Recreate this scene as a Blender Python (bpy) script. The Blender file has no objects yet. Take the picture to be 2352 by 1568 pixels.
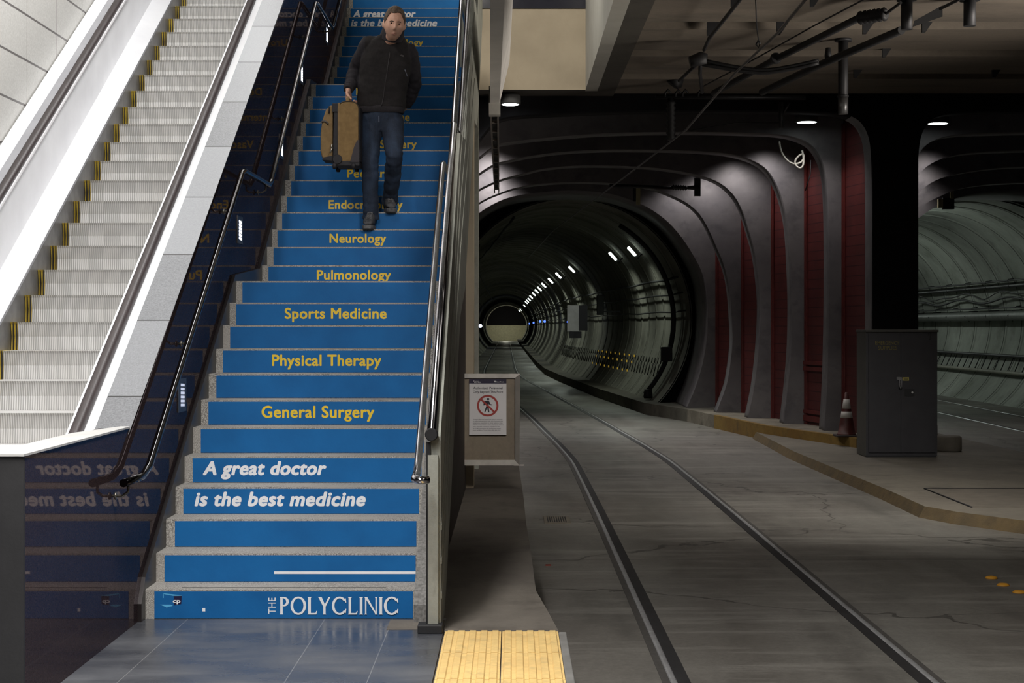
import bpy, bmesh, math, random
from mathutils import Vector, Matrix, noise
random.seed(7)
S = bpy.context.scene
COL = S.collection
R = math.radians
PI = math.pi

# camera constants (2352 x 1568 frame): focal length in pixels, principal point, eye height
F, CX, CY, ZC = 3845.0, 1176.0, 750.0, 1.64


def P(x, y, d):
    """world point on the sight line of a measured pixel at depth d (metres)"""
    return Vector(((x - CX) / F * d, d, ZC - (y - CY) / F * d))


def XW(x, d):
    return (x - CX) / F * d


# ------------------------------------------------------------------ materials
def nt_new(name):
    m = bpy.data.materials.new(name)
    m.use_nodes = True
    nt = m.node_tree
    b = nt.nodes['Principled BSDF']
    return m, nt, b


def lk(nt, a, b):
    nt.links.new(a, b)


def math_n(nt, op, a, b=None, c=None):
    n = nt.nodes.new('ShaderNodeMath')
    n.operation = op
    for i, v in enumerate((a, b, c)):
        if v is None:
            continue
        if isinstance(v, (int, float)):
            n.inputs[i].default_value = v
        else:
            lk(nt, v, n.inputs[i])
    return n.outputs[0]


def coords(nt):
    tc = nt.nodes.new('ShaderNodeTexCoord')
    return tc.outputs['Object']


def sep(nt, co):
    s = nt.nodes.new('ShaderNodeSeparateXYZ')
    lk(nt, co, s.inputs[0])
    return s.outputs


def mixc(nt, fac, a, b):
    n = nt.nodes.new('ShaderNodeMix')
    n.data_type = 'RGBA'
    for sock, v in ((n.inputs['Factor'], fac), (n.inputs[6], a), (n.inputs[7], b)):
        if isinstance(v, (int, float)):
            sock.default_value = v
        elif isinstance(v, (tuple, list)):
            sock.default_value = (*v[:3], 1)
        else:
            lk(nt, v, sock)
    return n.outputs[2]


def noise_n(nt, co, scale, detail=5, rough=.55, stretch=None):
    if stretch:
        mp = nt.nodes.new('ShaderNodeMapping')
        mp.inputs['Scale'].default_value = stretch
        lk(nt, co, mp.inputs[0])
        co = mp.outputs[0]
    n = nt.nodes.new('ShaderNodeTexNoise')
    n.inputs['Scale'].default_value = scale
    n.inputs['Detail'].default_value = detail
    n.inputs['Roughness'].default_value = rough
    lk(nt, co, n.inputs['Vector'])
    return n.outputs['Fac']


def ramp(nt, fac, lo, hi):
    n = nt.nodes.new('ShaderNodeMapRange')
    n.inputs[1].default_value = lo
    n.inputs[2].default_value = hi
    lk(nt, fac, n.inputs[0])
    return n.outputs[0]


def line_mask(nt, comp, pitch, off, width):
    """1 on thin lines every pitch metres along a coordinate"""
    v = math_n(nt, 'ADD', comp, -off + width / 2)
    v = math_n(nt, 'DIVIDE', v, pitch)
    v = math_n(nt, 'FRACT', v)
    return math_n(nt, 'LESS_THAN', v, width / pitch)


def bump_n(nt, b, h, strength, dist=.02):
    n = nt.nodes.new('ShaderNodeBump')
    n.inputs['Strength'].default_value = strength
    n.inputs['Distance'].default_value = dist
    lk(nt, h, n.inputs['Height'])
    lk(nt, n.outputs[0], b.inputs['Normal'])


def M(name, c1, c2=None, rough=.6, metal=0., scale=6., lo=.35, hi=.65, bump=0., bscale=None, spec=.5, stretch=None, detail=5, coat=0.):
    m, nt, b = nt_new(name)
    b.inputs['Roughness'].default_value = rough
    b.inputs['Metallic'].default_value = metal
    b.inputs['Specular IOR Level'].default_value = spec
    b.inputs['Coat Weight'].default_value = coat
    c2 = c2 or tuple(v * .82 for v in c1)
    co = coords(nt)
    nz = noise_n(nt, co, scale, detail, stretch=stretch)
    lk(nt, mixc(nt, ramp(nt, nz, lo, hi), c2, c1), b.inputs['Base Color'])
    if bump:
        bump_n(nt, b, noise_n(nt, co, bscale or scale * 4, 4), bump)
    return m


def EM(name, col, power):
    m, nt, b = nt_new(name)
    b.inputs['Base Color'].default_value = (*col, 1)
    b.inputs['Emission Color'].default_value = (*col, 1)
    b.inputs['Emission Strength'].default_value = power
    return m


def concrete(name, c1, c2, c3, rough=.75, big=.5, fine=9., bump=.25, stretch=(1, 1, 1), spec=.4, rvar=0.):
    """two scales of staining plus grain"""
    m, nt, b = nt_new(name)
    co = coords(nt)
    n1 = ramp(nt, noise_n(nt, co, big, 4, .6, stretch), .38, .64)
    n2 = ramp(nt, noise_n(nt, co, fine, 8, .65), .3, .75)
    n3 = ramp(nt, noise_n(nt, co, big * 3.1, 6, .6, stretch), .52, .74)
    c = mixc(nt, n1, c1, c2)
    c = mixc(nt, math_n(nt, 'MULTIPLY', n3, .75), c, c3)
    c = mixc(nt, math_n(nt, 'MULTIPLY', n2, .35), c, tuple(v * .45 for v in c1))
    lk(nt, c, b.inputs['Base Color'])
    b.inputs['Roughness'].default_value = rough
    if rvar:
        lk(nt, math_n(nt, 'MULTIPLY_ADD', n1, rvar, rough - rvar / 2), b.inputs['Roughness'])
    b.inputs['Specular IOR Level'].default_value = spec
    bump_n(nt, b, noise_n(nt, co, fine * 4, 6), bump, .01)
    return m, nt, b, co, c


# ------------------------------------------------------------------ mesh builder
class MB:
    def __init__(s):
        s.v, s.f, s.m = [], [], []
        s.sm = []

    def add(s, vs, fs, mi=0, smooth=False):
        o = len(s.v)
        s.v += [tuple(v) for v in vs]
        for f in fs:
            s.f.append([i + o for i in f])
            s.m.append(mi)
            s.sm.append(smooth)
        return s

    def box(s, x0, x1, y0, y1, z0, z1, mi=0):
        vs = [(x, y, z) for z in (z0, z1) for y in (y0, y1) for x in (x0, x1)]
        return s.add(vs, [(0, 2, 3, 1), (4, 5, 7, 6), (0, 1, 5, 4), (2, 6, 7, 3), (0, 4, 6, 2), (1, 3, 7, 5)], mi)

    def hexa(s, bot, top, mi=0):
        """eight points: four bottom, four top (same winding)"""
        return s.add(list(bot) + list(top), [(3, 2, 1, 0), (4, 5, 6, 7), (0, 1, 5, 4), (1, 2, 6, 5), (2, 3, 7, 6), (3, 0, 4, 7)], mi)

    def prism(s, poly, axis, a, b, mi=0, smooth_side=False):
        """2-D outline extruded along an axis: X -> (y,z), Y -> (x,z), Z -> (x,y)"""
        n = len(poly)

        def pt(p, t):
            if axis == 'X':
                return (t, p[0], p[1])
            if axis == 'Y':
                return (p[0], t, p[1])
            return (p[0], p[1], t)
        vs = [pt(p, a) for p in poly] + [pt(p, b) for p in poly]
        s.add(vs, [tuple(range(n))[::-1], tuple(range(n, 2 * n))], mi)
        o = len(s.v) - 2 * n
        for i in range(n):
            j = (i + 1) % n
            s.f.append([o + i, o + j, o + n + j, o + n + i])
            s.m.append(mi)
            s.sm.append(smooth_side)
        return s

    def tube(s, pts, r, n=10, mi=0, cap=True, closed=False, smooth=True, squash=None):
        """round tube along points, r a number or one per point"""
        pts = [Vector(p) for p in pts]
        k = len(pts)
        rs = [r] * k if isinstance(r, (int, float)) else list(r)
        rings = []
        up = None
        for i, p in enumerate(pts):
            if closed:
                t = pts[(i + 1) % k] - pts[i - 1]
            elif i == 0:
                t = pts[1] - p
            elif i == k - 1:
                t = p - pts[i - 1]
            else:
                t = (pts[i + 1] - p).normalized() + (p - pts[i - 1]).normalized()
            t.normalize()
            if up is None:
                up = Vector((0, 0, 1)) if abs(t.z) < .95 else Vector((0, 1, 0))
            a = up - t * up.dot(t)
            if a.length < 1e-4:
                a = Vector((1, 0, 0)) - t * t.x
            a.normalize()
            up = a
            c = t.cross(a)
            q = squash or 1.
            rings.append([p + (a * math.cos(2 * PI * j / n) + c * math.sin(2 * PI * j / n) * q) * rs[i] for j in range(n)])
        o = len(s.v)
        for rg in rings:
            s.v += [tuple(v) for v in rg]
        m = k if closed else k - 1
        for i in range(m):
            i2 = (i + 1) % k
            for j in range(n):
                j2 = (j + 1) % n
                s.f.append([o + i * n + j, o + i * n + j2, o + i2 * n + j2, o + i2 * n + j])
                s.m.append(mi)
                s.sm.append(smooth)
        if cap and not closed:
            s.f.append([o + j for j in range(n)][::-1])
            s.f.append([o + (k - 1) * n + j for j in range(n)])
            s.m += [mi, mi]
            s.sm += [False, False]
        return s

    def lathe(s, prof, c=(0, 0, 0), n=24, mi=0, axis='Z', smooth=True):
        """profile of (radius, height)"""
        o = len(s.v)
        for r, h in prof:
            for j in range(n):
                a = 2 * PI * j / n
                p = (r * math.cos(a), r * math.sin(a), h)
                if axis == 'Y':
                    p = (p[0], p[2], p[1])
                elif axis == 'X':
                    p = (p[2], p[0], p[1])
                s.v.append((c[0] + p[0], c[1] + p[1], c[2] + p[2]))
        k = len(prof)
        for i in range(k - 1):
            for j in range(n):
                j2 = (j + 1) % n
                s.f.append([o + i * n + j, o + i * n + j2, o + (i + 1) * n + j2, o + (i + 1) * n + j])
                s.m.append(mi)
                s.sm.append(smooth)
        s.f.append([o + j for j in range(n)][::-1])
        s.f.append([o + (k - 1) * n + j for j in range(n)])
        s.m += [mi, mi]
        s.sm += [False, False]
        return s

    def loft(s, rings, mi=0, cap=True, smooth=True):
        n = len(rings[0])
        o = len(s.v)
        for rg in rings:
            s.v += [tuple(v) for v in rg]
        for i in range(len(rings) - 1):
            for j in range(n):
                j2 = (j + 1) % n
                s.f.append([o + i * n + j, o + i * n + j2, o + (i + 1) * n + j2, o + (i + 1) * n + j])
                s.m.append(mi)
                s.sm.append(smooth)
        if cap:
            s.f.append([o + j for j in range(n)][::-1])
            s.f.append([o + (len(rings) - 1) * n + j for j in range(n)])
            s.m += [mi, mi]
            s.sm += [smooth, smooth]
        return s

    def mesh(s, name, mats=()):
        me = bpy.data.meshes.new(name)
        me.from_pydata(s.v, [], s.f)
        for m in mats:
            me.materials.append(m)
        me.polygons.foreach_set('material_index', s.m)
        me.polygons.foreach_set('use_smooth', s.sm)
        me.update()
        bm = bmesh.new()
        bm.from_mesh(me)
        bmesh.ops.recalc_face_normals(bm, faces=bm.faces)
        bm.to_mesh(me)
        bm.free()
        return me

    def build(s, name, mats, parent=None, bevel=0., seg=2):
        if not isinstance(mats, (list, tuple)):
            mats = [mats]
        o = bpy.data.objects.new(name, s.mesh(name, mats))
        COL.objects.link(o)
        if parent:
            o.parent = parent
            o.matrix_parent_inverse = Matrix.Translation(parent.location).inverted() if parent.location.length else Matrix()
        if bevel:
            md = o.modifiers.new('bevel', 'BEVEL')
            md.width = bevel
            md.segments = seg
            md.limit_method = 'ANGLE'
            md.angle_limit = R(40)
        return o


def tag(o, label=None, cat=None, group=None, kind=None):
    if label:
        o['label'] = label
    if cat:
        o['category'] = cat
    if group:
        o['group'] = group
    if kind:
        o['kind'] = kind
    return o


def empty(name, label, cat, group=None, loc=(0, 0, 0)):
    o = bpy.data.objects.new(name, None)
    o.empty_display_size = .1
    COL.objects.link(o)
    o.location = loc
    return tag(o, label, cat, group)


def struct(o, label=None):
    o['kind'] = 'structure'
    if label:
        o['label'] = label
        o['category'] = 'structure'
    return o


def pcopy(o, parent=None, dloc=(0, 0, 0)):
    """copy of one object (no children), optionally shifted"""
    c = o.copy()
    COL.objects.link(c)
    c.location = Vector(o.location) + Vector(dloc)
    if parent is not None:
        c.parent = parent
        c.matrix_parent_inverse = Matrix()
    return c


_cap = None


def text_mesh(body, offset=0., shear=0., space=1., fit_cap=None):
    """(verts2d, faces) of lettering, scaled so that capital height is 1"""
    global _cap

    def raw(b, off, sh, sp):
        cu = bpy.data.curves.new('lettering', 'FONT')
        cu.body = b
        cu.offset = off
        cu.shear = sh
        cu.space_character = sp
        cu.resolution_u = 4
        o = bpy.data.objects.new('lettering', cu)
        COL.objects.link(o)
        bpy.context.view_layer.update()
        me = bpy.data.meshes.new_from_object(o.evaluated_get(bpy.context.evaluated_depsgraph_get()))
        vs = [(v.co.x, v.co.y) for v in me.vertices]
        fs = [tuple(p.vertices) for p in me.polygons]
        bpy.data.objects.remove(o)
        bpy.data.meshes.remove(me)
        bpy.data.curves.remove(cu)
        return vs, fs
    if _cap is None:
        vs, _ = raw('H', 0, 0, 1)
        _cap = max(v[1] for v in vs)
    vs, fs = raw(body, offset, shear, space)
    return [(a / _cap, b / _cap) for a, b in vs], fs


def add_text(mb, body, x0, x1, base, cap, y, mi, offset=0., shear=0., space=1., rot=False, bold=0.):
    """lettering facing -Y on plane y between x0 and x1 (width forced), baseline and capital height given"""
    if bold:  # heavier strokes: the same lettering laid down several times, a hair apart
        for n_, (a, b) in enumerate(((0, 0), (1, .6), (-1, .6), (1, -.6), (-1, -.6), (0, 1), (0, -1))):
            d = bold * cap
            add_text(mb, body, x0 + d + a * d, x1 - d + a * d, base + b * d, cap, y - n_ * 2e-5, mi, 0, shear, space, rot)
        return mb
    vs, fs = text_mesh(body, offset, shear, space)
    lo = min(v[0] for v in vs)
    hi = max(v[0] for v in vs)
    k = (x1 - x0) / (hi - lo)
    if rot:  # reads upwards: x0..x1 is then the vertical run starting at base
        pts = [(x0 - b * cap, y, base + (a - lo) * k) for a, b in vs]
    else:
        pts = [(x0 + (a - lo) * k, y, base + b * cap) for a, b in vs]
    mb.add(pts, fs, mi)
    return mb


def superring(c, ax, ay, n=24, e=2.0, flat=0.):
    """superellipse ring: c centre, ax / ay half-axis vectors"""
    out = []
    for j in range(n):
        a = 2 * PI * j / n
        ca, sa = math.cos(a), math.sin(a)
        u = math.copysign(abs(ca) ** (2 / e), ca)
        v = math.copysign(abs(sa) ** (2 / e), sa)
        out.append(Vector(c) + Vector(ax) * u + Vector(ay) * v)
    return out


def remeshed(mb, name, mats, parent, voxel=.01, smooth=4, folds=None):
    """fuse overlapping shells of a builder into one continuous skin"""
    me = mb.mesh('tmp_' + name)
    o = bpy.data.objects.new('tmp', me)
    COL.objects.link(o)
    md = o.modifiers.new('r', 'REMESH')
    md.mode = 'VOXEL'
    md.voxel_size = voxel
    ms = o.modifiers.new('s', 'SMOOTH')
    ms.iterations = smooth
    ms.factor = .5
    bpy.context.view_layer.update()
    out = bpy.data.meshes.new_from_object(o.evaluated_get(bpy.context.evaluated_depsgraph_get()))
    bpy.data.objects.remove(o)
    bpy.data.meshes.remove(me)
    out.name = name
    if folds:
        nrm = [Vector(v.normal) for v in out.vertices]
        for v, nn in zip(out.vertices, nrm):
            v.co += nn * folds(v.co)
    for m in (mats if isinstance(mats, (list, tuple)) else [mats]):
        out.materials.append(m)
    for p in out.polygons:
        p.use_smooth = True
        p.material_index = 0
    ob = bpy.data.objects.new(name, out)
    COL.objects.link(ob)
    ob.parent = parent
    ob.matrix_parent_inverse = Matrix.Translation(parent.location).inverted()
    return ob


def copy_thing(root, dloc=(0, 0, 0), label=None, rotz=None):
    d = Vector(dloc)
    r = root.copy()
    COL.objects.link(r)
    r.location = Vector(root.location) + d
    if rotz is not None:
        r.rotation_euler.z = rotz
    if label:
        r['label'] = label
    for ch in list(root.children):
        c = ch.copy()
        COL.objects.link(c)
        c.parent = r
        c.matrix_parent_inverse = ch.matrix_parent_inverse.copy()
        for g in list(ch.children):
            q = g.copy()
            COL.objects.link(q)
            q.parent = c
            q.matrix_parent_inverse = g.matrix_parent_inverse.copy()
    return r


# ================================================================== materials
m_blue = M('vinyl_blue', (.0065, .122, .350), (.005, .098, .290), .6, scale=3, bump=.04, bscale=30, spec=.25)
m_white = M('vinyl_white', (.80, .81, .83), (.74, .75, .77), .45)
m_yellow = M('vinyl_yellow', (.80, .55, .03), (.72, .49, .03), .45)
m_cyan = M('vinyl_cyan', (.10, .42, .72), None, .45)
m_navy = M('vinyl_navy', (.012, .010, .045), None, .4)
m_grime = M('grime_slot', (.055, .050, .045), None, .8)

# speckled stair granite
m_stair, _nt, _b = nt_new('stair_granite')
_co = coords(_nt)
_c = mixc(_nt, ramp(_nt, noise_n(_nt, _co, 160, 2, .7), .42, .6), (.14, .128, .115), (.47, .45, .41))
_c = mixc(_nt, ramp(_nt, noise_n(_nt, _co, 5, 5), .4, .7), _c, (.33, .31, .28))
lk(_nt, _c, _b.inputs['Base Color'])
_b.inputs['Roughness'].default_value = .7
bump_n(_nt, _b, noise_n(_nt, _co, 200, 2), .3, .005)

# polished black granite: dark brownish body with a weak mirror polish
m_black, _nt, _b = nt_new('black_granite')
_co = coords(_nt)
_c = mixc(_nt, ramp(_nt, noise_n(_nt, _co, 140, 3, .7), .45, .7), (.040, .027, .029), (.078, .056, .058))
lk(_nt, _c, _b.inputs['Base Color'])
_b.inputs['Roughness'].default_value = .9
_b.inputs['Specular IOR Level'].default_value = 0
_gl = _nt.nodes.new('ShaderNodeBsdfGlossy')
_gl.inputs['Roughness'].default_value = .022
_gl.inputs['Color'].default_value = (.92, .80, .82, 1)
_lw = _nt.nodes.new('ShaderNodeLayerWeight')
_lw.inputs[0].default_value = .35
_mx = _nt.nodes.new('ShaderNodeMixShader')
lk(_nt, math_n(_nt, 'MULTIPLY_ADD', _lw.outputs['Facing'], .12, .04), _mx.inputs[0])
lk(_nt, _b.outputs[0], _mx.inputs[1])
lk(_nt, _gl.outputs[0], _mx.inputs[2])
lk(_nt, _mx.outputs[0], _nt.nodes['Material Output'].inputs[0])

# slate platform tiles with thin pale joints
m_slate, _nt, _b = nt_new('slate_tiles')
_co = coords(_nt)
_x, _y, _z = sep(_nt, _co)
_n1 = ramp(_nt, noise_n(_nt, _co, .9, 5, .6, (1, 2.2, 1)), .35, .68)
_n2 = ramp(_nt, noise_n(_nt, _co, 60, 4, .7), .3, .8)
_c = mixc(_nt, _n1, (.046, .049, .058), (.118, .122, .132))
_c = mixc(_nt, math_n(_nt, 'MULTIPLY', _n2, .3), _c, (.02, .02, .024))
_j = math_n(_nt, 'MAXIMUM', math_n(_nt, 'MAXIMUM', line_mask(_nt, _x, .77, -1.05, .005), line_mask(_nt, _x, 40, -.67, .005)), math_n(_nt, 'MULTIPLY', line_mask(_nt, _y, .775, 8.49, .004), .35))
_c = mixc(_nt, math_n(_nt, 'MULTIPLY', _j, .42), _c, (.30, .30, .30))
lk(_nt, _c, _b.inputs['Base Color'])
lk(_nt, math_n(_nt, 'MULTIPLY_ADD', _n1, .25, .20), _b.inputs['Roughness'])
_b.inputs['Specular IOR Level'].default_value = .55
bump_n(_nt, _b, noise_n(_nt, _co, 25, 5), .06, .01)

m_walk = concrete('walkway_concrete', (.17, .15, .125), (.098, .084, .072), (.052, .043, .037), .8, .8, 10, .3, (1, .7, 1))[0]
# roadway: oil band between the rails, cross joints, damp shine
m_road, _nt, _b, _co, _c = concrete('roadway_concrete', (.25, .238, .212), (.135, .120, .104), (.060, .056, .050), .5, .42, 7, .22, (1.2, .35, 1), .5, .24)
_x, _y, _z = sep(_nt, _co)
_band = math_n(_nt, 'SUBTRACT', 1, math_n(_nt, 'MINIMUM', math_n(_nt, 'ABSOLUTE', math_n(_nt, 'DIVIDE', math_n(_nt, 'ADD', _x, -1.5), .75)), 1))
_near = math_n(_nt, 'LESS_THAN', _y, 34)
_c = mixc(_nt, math_n(_nt, 'MULTIPLY', math_n(_nt, 'MULTIPLY', _band, _near), .45), _c, (.060, .048, .038))
_gr = ramp(_nt, noise_n(_nt, _co, 26, 6, .75), .30, .72)
_c = mixc(_nt, math_n(_nt, 'MULTIPLY', _gr, .42), _c, (.035, .032, .029))
_st = ramp(_nt, noise_n(_nt, _co, 1.5, 5, .7, (.35, 2.2, 1)), .50, .66)
_c = mixc(_nt, math_n(_nt, 'MULTIPLY', _st, .45), _c, (.30, .285, .255))
_c = mixc(_nt, math_n(_nt, 'MULTIPLY', line_mask(_nt, _y, 5.9, 20.3, .03), .6), _c, (.03, .028, .025))
_vor = _nt.nodes.new('ShaderNodeTexVoronoi')
_vor.feature = 'DISTANCE_TO_EDGE'
_vor.inputs['Scale'].default_value = .22
_wob = _nt.nodes.new('ShaderNodeVectorMath')
_wob.operation = 'ADD'
lk(_nt, _co, _wob.inputs[0])
_nz = _nt.nodes.new('ShaderNodeTexNoise')
_nz.inputs['Scale'].default_value = 1.3
_nz.inputs['Detail'].default_value = 5
lk(_nt, _co, _nz.inputs['Vector'])
lk(_nt, _nz.outputs['Color'], _wob.inputs[1])
lk(_nt, _wob.outputs[0], _vor.inputs['Vector'])
_c = mixc(_nt, math_n(_nt, 'MULTIPLY', math_n(_nt, 'LESS_THAN', _vor.outputs['Distance'], .0035), .65), _c, (.03, .027, .024))
lk(_nt, _c, _b.inputs['Base Color'])
m_kerb = concrete('kerb_concrete', (.24, .215, .17), (.15, .13, .10), (.06, .052, .04), .85, 1.2, 12, .5)[0]
m_kerb_yellow, _nt, _b, _co, _c = concrete('worn_yellow_kerb', (.24, .15, .035), (.19, .105, .022), (.08, .055, .028), .8, 1.4, 11, .4)
m_island = concrete('island_concrete', (.20, .18, .145), (.145, .128, .105), (.09, .08, .066), .8, .7, 9, .3)[0]
m_steel = M('brushed_steel', (.62, .62, .63), (.48, .48, .49), .28, 1., 8, stretch=(1, 1, 12))
m_chrome = M('polished_rail', (.10, .095, .10), (.065, .062, .066), .11, 1., 20)  # chrome darkened for the dim surroundings mirrored in the left rail
m_chrome2 = M('bright_rail', (.62, .61, .64), (.48, .47, .50), .13, 1., 20)  # same chrome, brightened in place of lamp streaks on the right rails
m_guard, _nt, _b, _co, _c = concrete('weathered_guard', (.34, .345, .30), (.24, .24, .205), (.12, .115, .095), .6, 2.2, 30, .15, (1, .5, .5))
m_dark = M('dark_metal', (.030, .030, .032), (.020, .020, .022), .5, .6)
m_blackpaint = M('black_paint', (.012, .012, .014), None, .6)
m_brown = concrete('brown_enclosure', (.060, .047, .039), (.042, .034, .028), (.028, .022, .018), .75, 1.5, 14, .2)[0]
m_beige = M('beige_paint', (.40, .335, .24), (.35, .29, .205), .7, scale=2, bump=.1)
m_whitepanel = M('white_panel', (.86, .86, .87), (.80, .80, .815), .3, scale=2.2)
m_whitesat = M('satin_steel_panel', (.80, .80, .82), (.70, .70, .72), .35, scale=1.6)
m_handrail = M('escalator_rubber', (.040, .028, .028), (.028, .020, .020), .45, scale=14)
m_greydeck = M('grey_deck', (.36, .36, .38), (.31, .31, .33), .4, scale=3)
m_skirt = M('escalator_skirt', (.22, .22, .225), (.16, .16, .165), .35, .4, 10)

# ribbed aluminium escalator steps
m_rib, _nt, _b = nt_new('ribbed_step')
_co = coords(_nt)
_x, _y, _z = sep(_nt, _co)
_s = math_n(_nt, 'SINE', math_n(_nt, 'MULTIPLY', _x, 2 * PI / .0185))
_g = ramp(_nt, _s, -.6, .6)
_n = ramp(_nt, noise_n(_nt, _co, 2.5, 5), .3, .7)
_c = mixc(_nt, _g, (.42, .41, .395), mixc(_nt, _n, (.60, .58, .55), (.74, .73, .71)))
lk(_nt, _c, _b.inputs['Base Color'])
_b.inputs['Roughness'].default_value = .45
_b.inputs['Metallic'].default_value = .15
bump_n(_nt, _b, _s, .35, .004)
m_edgeyellow = M('step_edge_yellow', (.70, .50, .06), (.55, .38, .06), .5, scale=12)

# flamed grey granite coping on the divider, joints square to the slope
m_coping, _nt, _b = nt_new('grey_coping')
_co = coords(_nt)
_x, _y, _z = sep(_nt, _co)
_c = mixc(_nt, ramp(_nt, noise_n(_nt, _co, 90, 4, .75), .35, .7), (.115, .118, .125), (.255, .26, .272))
_tid = math_n(_nt, 'FLOOR', math_n(_nt, 'DIVIDE', math_n(_nt, 'ADD', _y, -9.40), .747))
_wn = _nt.nodes.new('ShaderNodeTexWhiteNoise')
_wn.noise_dimensions = '1D'
lk(_nt, _tid, _wn.inputs['W'])
_c = mixc(_nt, math_n(_nt, 'MULTIPLY', _wn.outputs['Value'], .55), _c, (.38, .39, .41))
_c = mixc(_nt, line_mask(_nt, _y, .747, 9.40, .012), _c, (.03, .03, .03))
lk(_nt, _c, _b.inputs['Base Color'])
_b.inputs['Roughness'].default_value = .38

# pale stone wall tiles
m_tile, _nt, _b = nt_new('pale_wall_tiles')
_co = coords(_nt)
_x, _y, _z = sep(_nt, _co)
_c = mixc(_nt, ramp(_nt, noise_n(_nt, _co, 55, 4, .7), .35, .7), (.40, .39, .365), (.53, .52, .49))
_c = mixc(_nt, line_mask(_nt, _y, 1.02, 15.92, .014), _c, (.20, .17, .165))
_c = mixc(_nt, line_mask(_nt, _z, .432, 4.60, .022), _c, (.10, .09, .085))
lk(_nt, _c, _b.inputs['Base Color'])
_b.inputs['Roughness'].default_value = .4

# ================================================================== platform and ground
XWALL = -2.08
mb = MB().box(XWALL, -.37, -4, 9.42, -.36, 0)
mb.box(-.37, .25, -4, -2.5, -.36, 0)
mb.box(-9, XWALL, -4, 7.2, -.36, 0)
struct(mb.build('floor', m_slate))
edge = [(.252, 9.02), (.2025, 9.73), (.149, 10.42), (.138, 12.08), (.119, 13.92), (.11, 16.25), (.08, 19.8), (.03, 25.2), (-.3, 30), (-1.2, 34)]
poly = [(-9, 9.42), (-.37, 9.42), (-.37, 9.02)] + edge + [(-9, 34)]
mb = MB().prism(poly, 'Z', -.36, -.002)
struct(mb.build('floor_walkway', m_walk))
# paving bed below the tactile tiles and the pale edge stone
struct(MB().box(-.37, .25, -2.5, 9.02, -.36, -.014).build('floor_bed', m_walk))
struct(MB().box(.25, .292, -4, 9.0, -.36, 0).build('trim_1', M('edge_stone', (.20, .195, .185), (.15, .145, .135), .7), bevel=.006), None)
struct(MB().box(-.68, -.372, 9.06, 9.36, .0, .002).build('floor_patch', m_walk))

# tactile paving: two ribbed yellow strips of tiles
m_tact = concrete('tactile_yellow', (.80, .56, .22), (.72, .49, .19), (.52, .36, .16), .75, 3., 18, .3)[0]
for i, (a, b, side) in enumerate(((-.36, -.058, 'strip beside the slate floor'), (-.052, .248, 'strip at the platform edge'))):
    for k in range(3):
        y1 = 9.015 - .62 * k
        mb = MB().box(a, b, y1 - .612, y1, -.012, .0)
        for j in range(5):
            cx = a + (b - a) * (j + .5) / 5
            pr = [(cx - .021, 0), (cx - .015, .007), (cx + .015, .007), (cx + .021, 0)]
            mb.prism(pr, 'Y', y1 - .606, y1 - .006)
        o = mb.build('tactile_tile', m_tact)
        tag(o, 'ribbed yellow tactile tile, %s, %s' % (side, ('touching the walkway', 'second from the walkway', 'nearest the camera')[k]),
            'paving tile', 'yellow tactile tiles on the platform edge')

# roadway
struct(MB().box(-3, 26, -4, 262, -.60, -.36).build('roadway', m_road))

# ================================================================== staircase
RISE, RUN, Y1 = .165, .28, 9.40


def nose_y(i):
    if i <= 12:
        return Y1 + RUN * (i - 1)
    if i <= 25:
        return 13.79 + RUN * (i - 13)
    return 18.62 + RUN * (i - 26)


stair = empty('staircase', 'long granite staircase with blue advertising strips on every riser', 'staircase', loc=(-1.27, 9.4, 0))
TXT = {  # riser: (text, x0 px, x1 px, italic slogan?)
    4: ('is the best medicine', 447, 840, 1), 5: ('A great doctor', 466, 750, 1), 7: ('General Surgery', 601, 860, 0),
    9: ('Physical Therapy', 625, 876, 0), 11: ('Sports Medicine', 654, 888, 0), 13: ('Pulmonology', 728, 898, 0),
    15: ('Neurology', 757, 887, 0), 17: ('Endocrinology', 755, 925, 0), 19: ('Pediatrics', 798, 915, 0),
    21: ('Vascular Surgery', 771, 957, 0), 23: ('Internal Medicine', 768, 941, 0), 25: ('Dermatology', 818, 949, 0),
    31: ('Urology', 893, 972, 0), 33: ('is the best medicine', 806, 1004, 1), 34: ('A great doctor', 811, 955, 1)}


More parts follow.
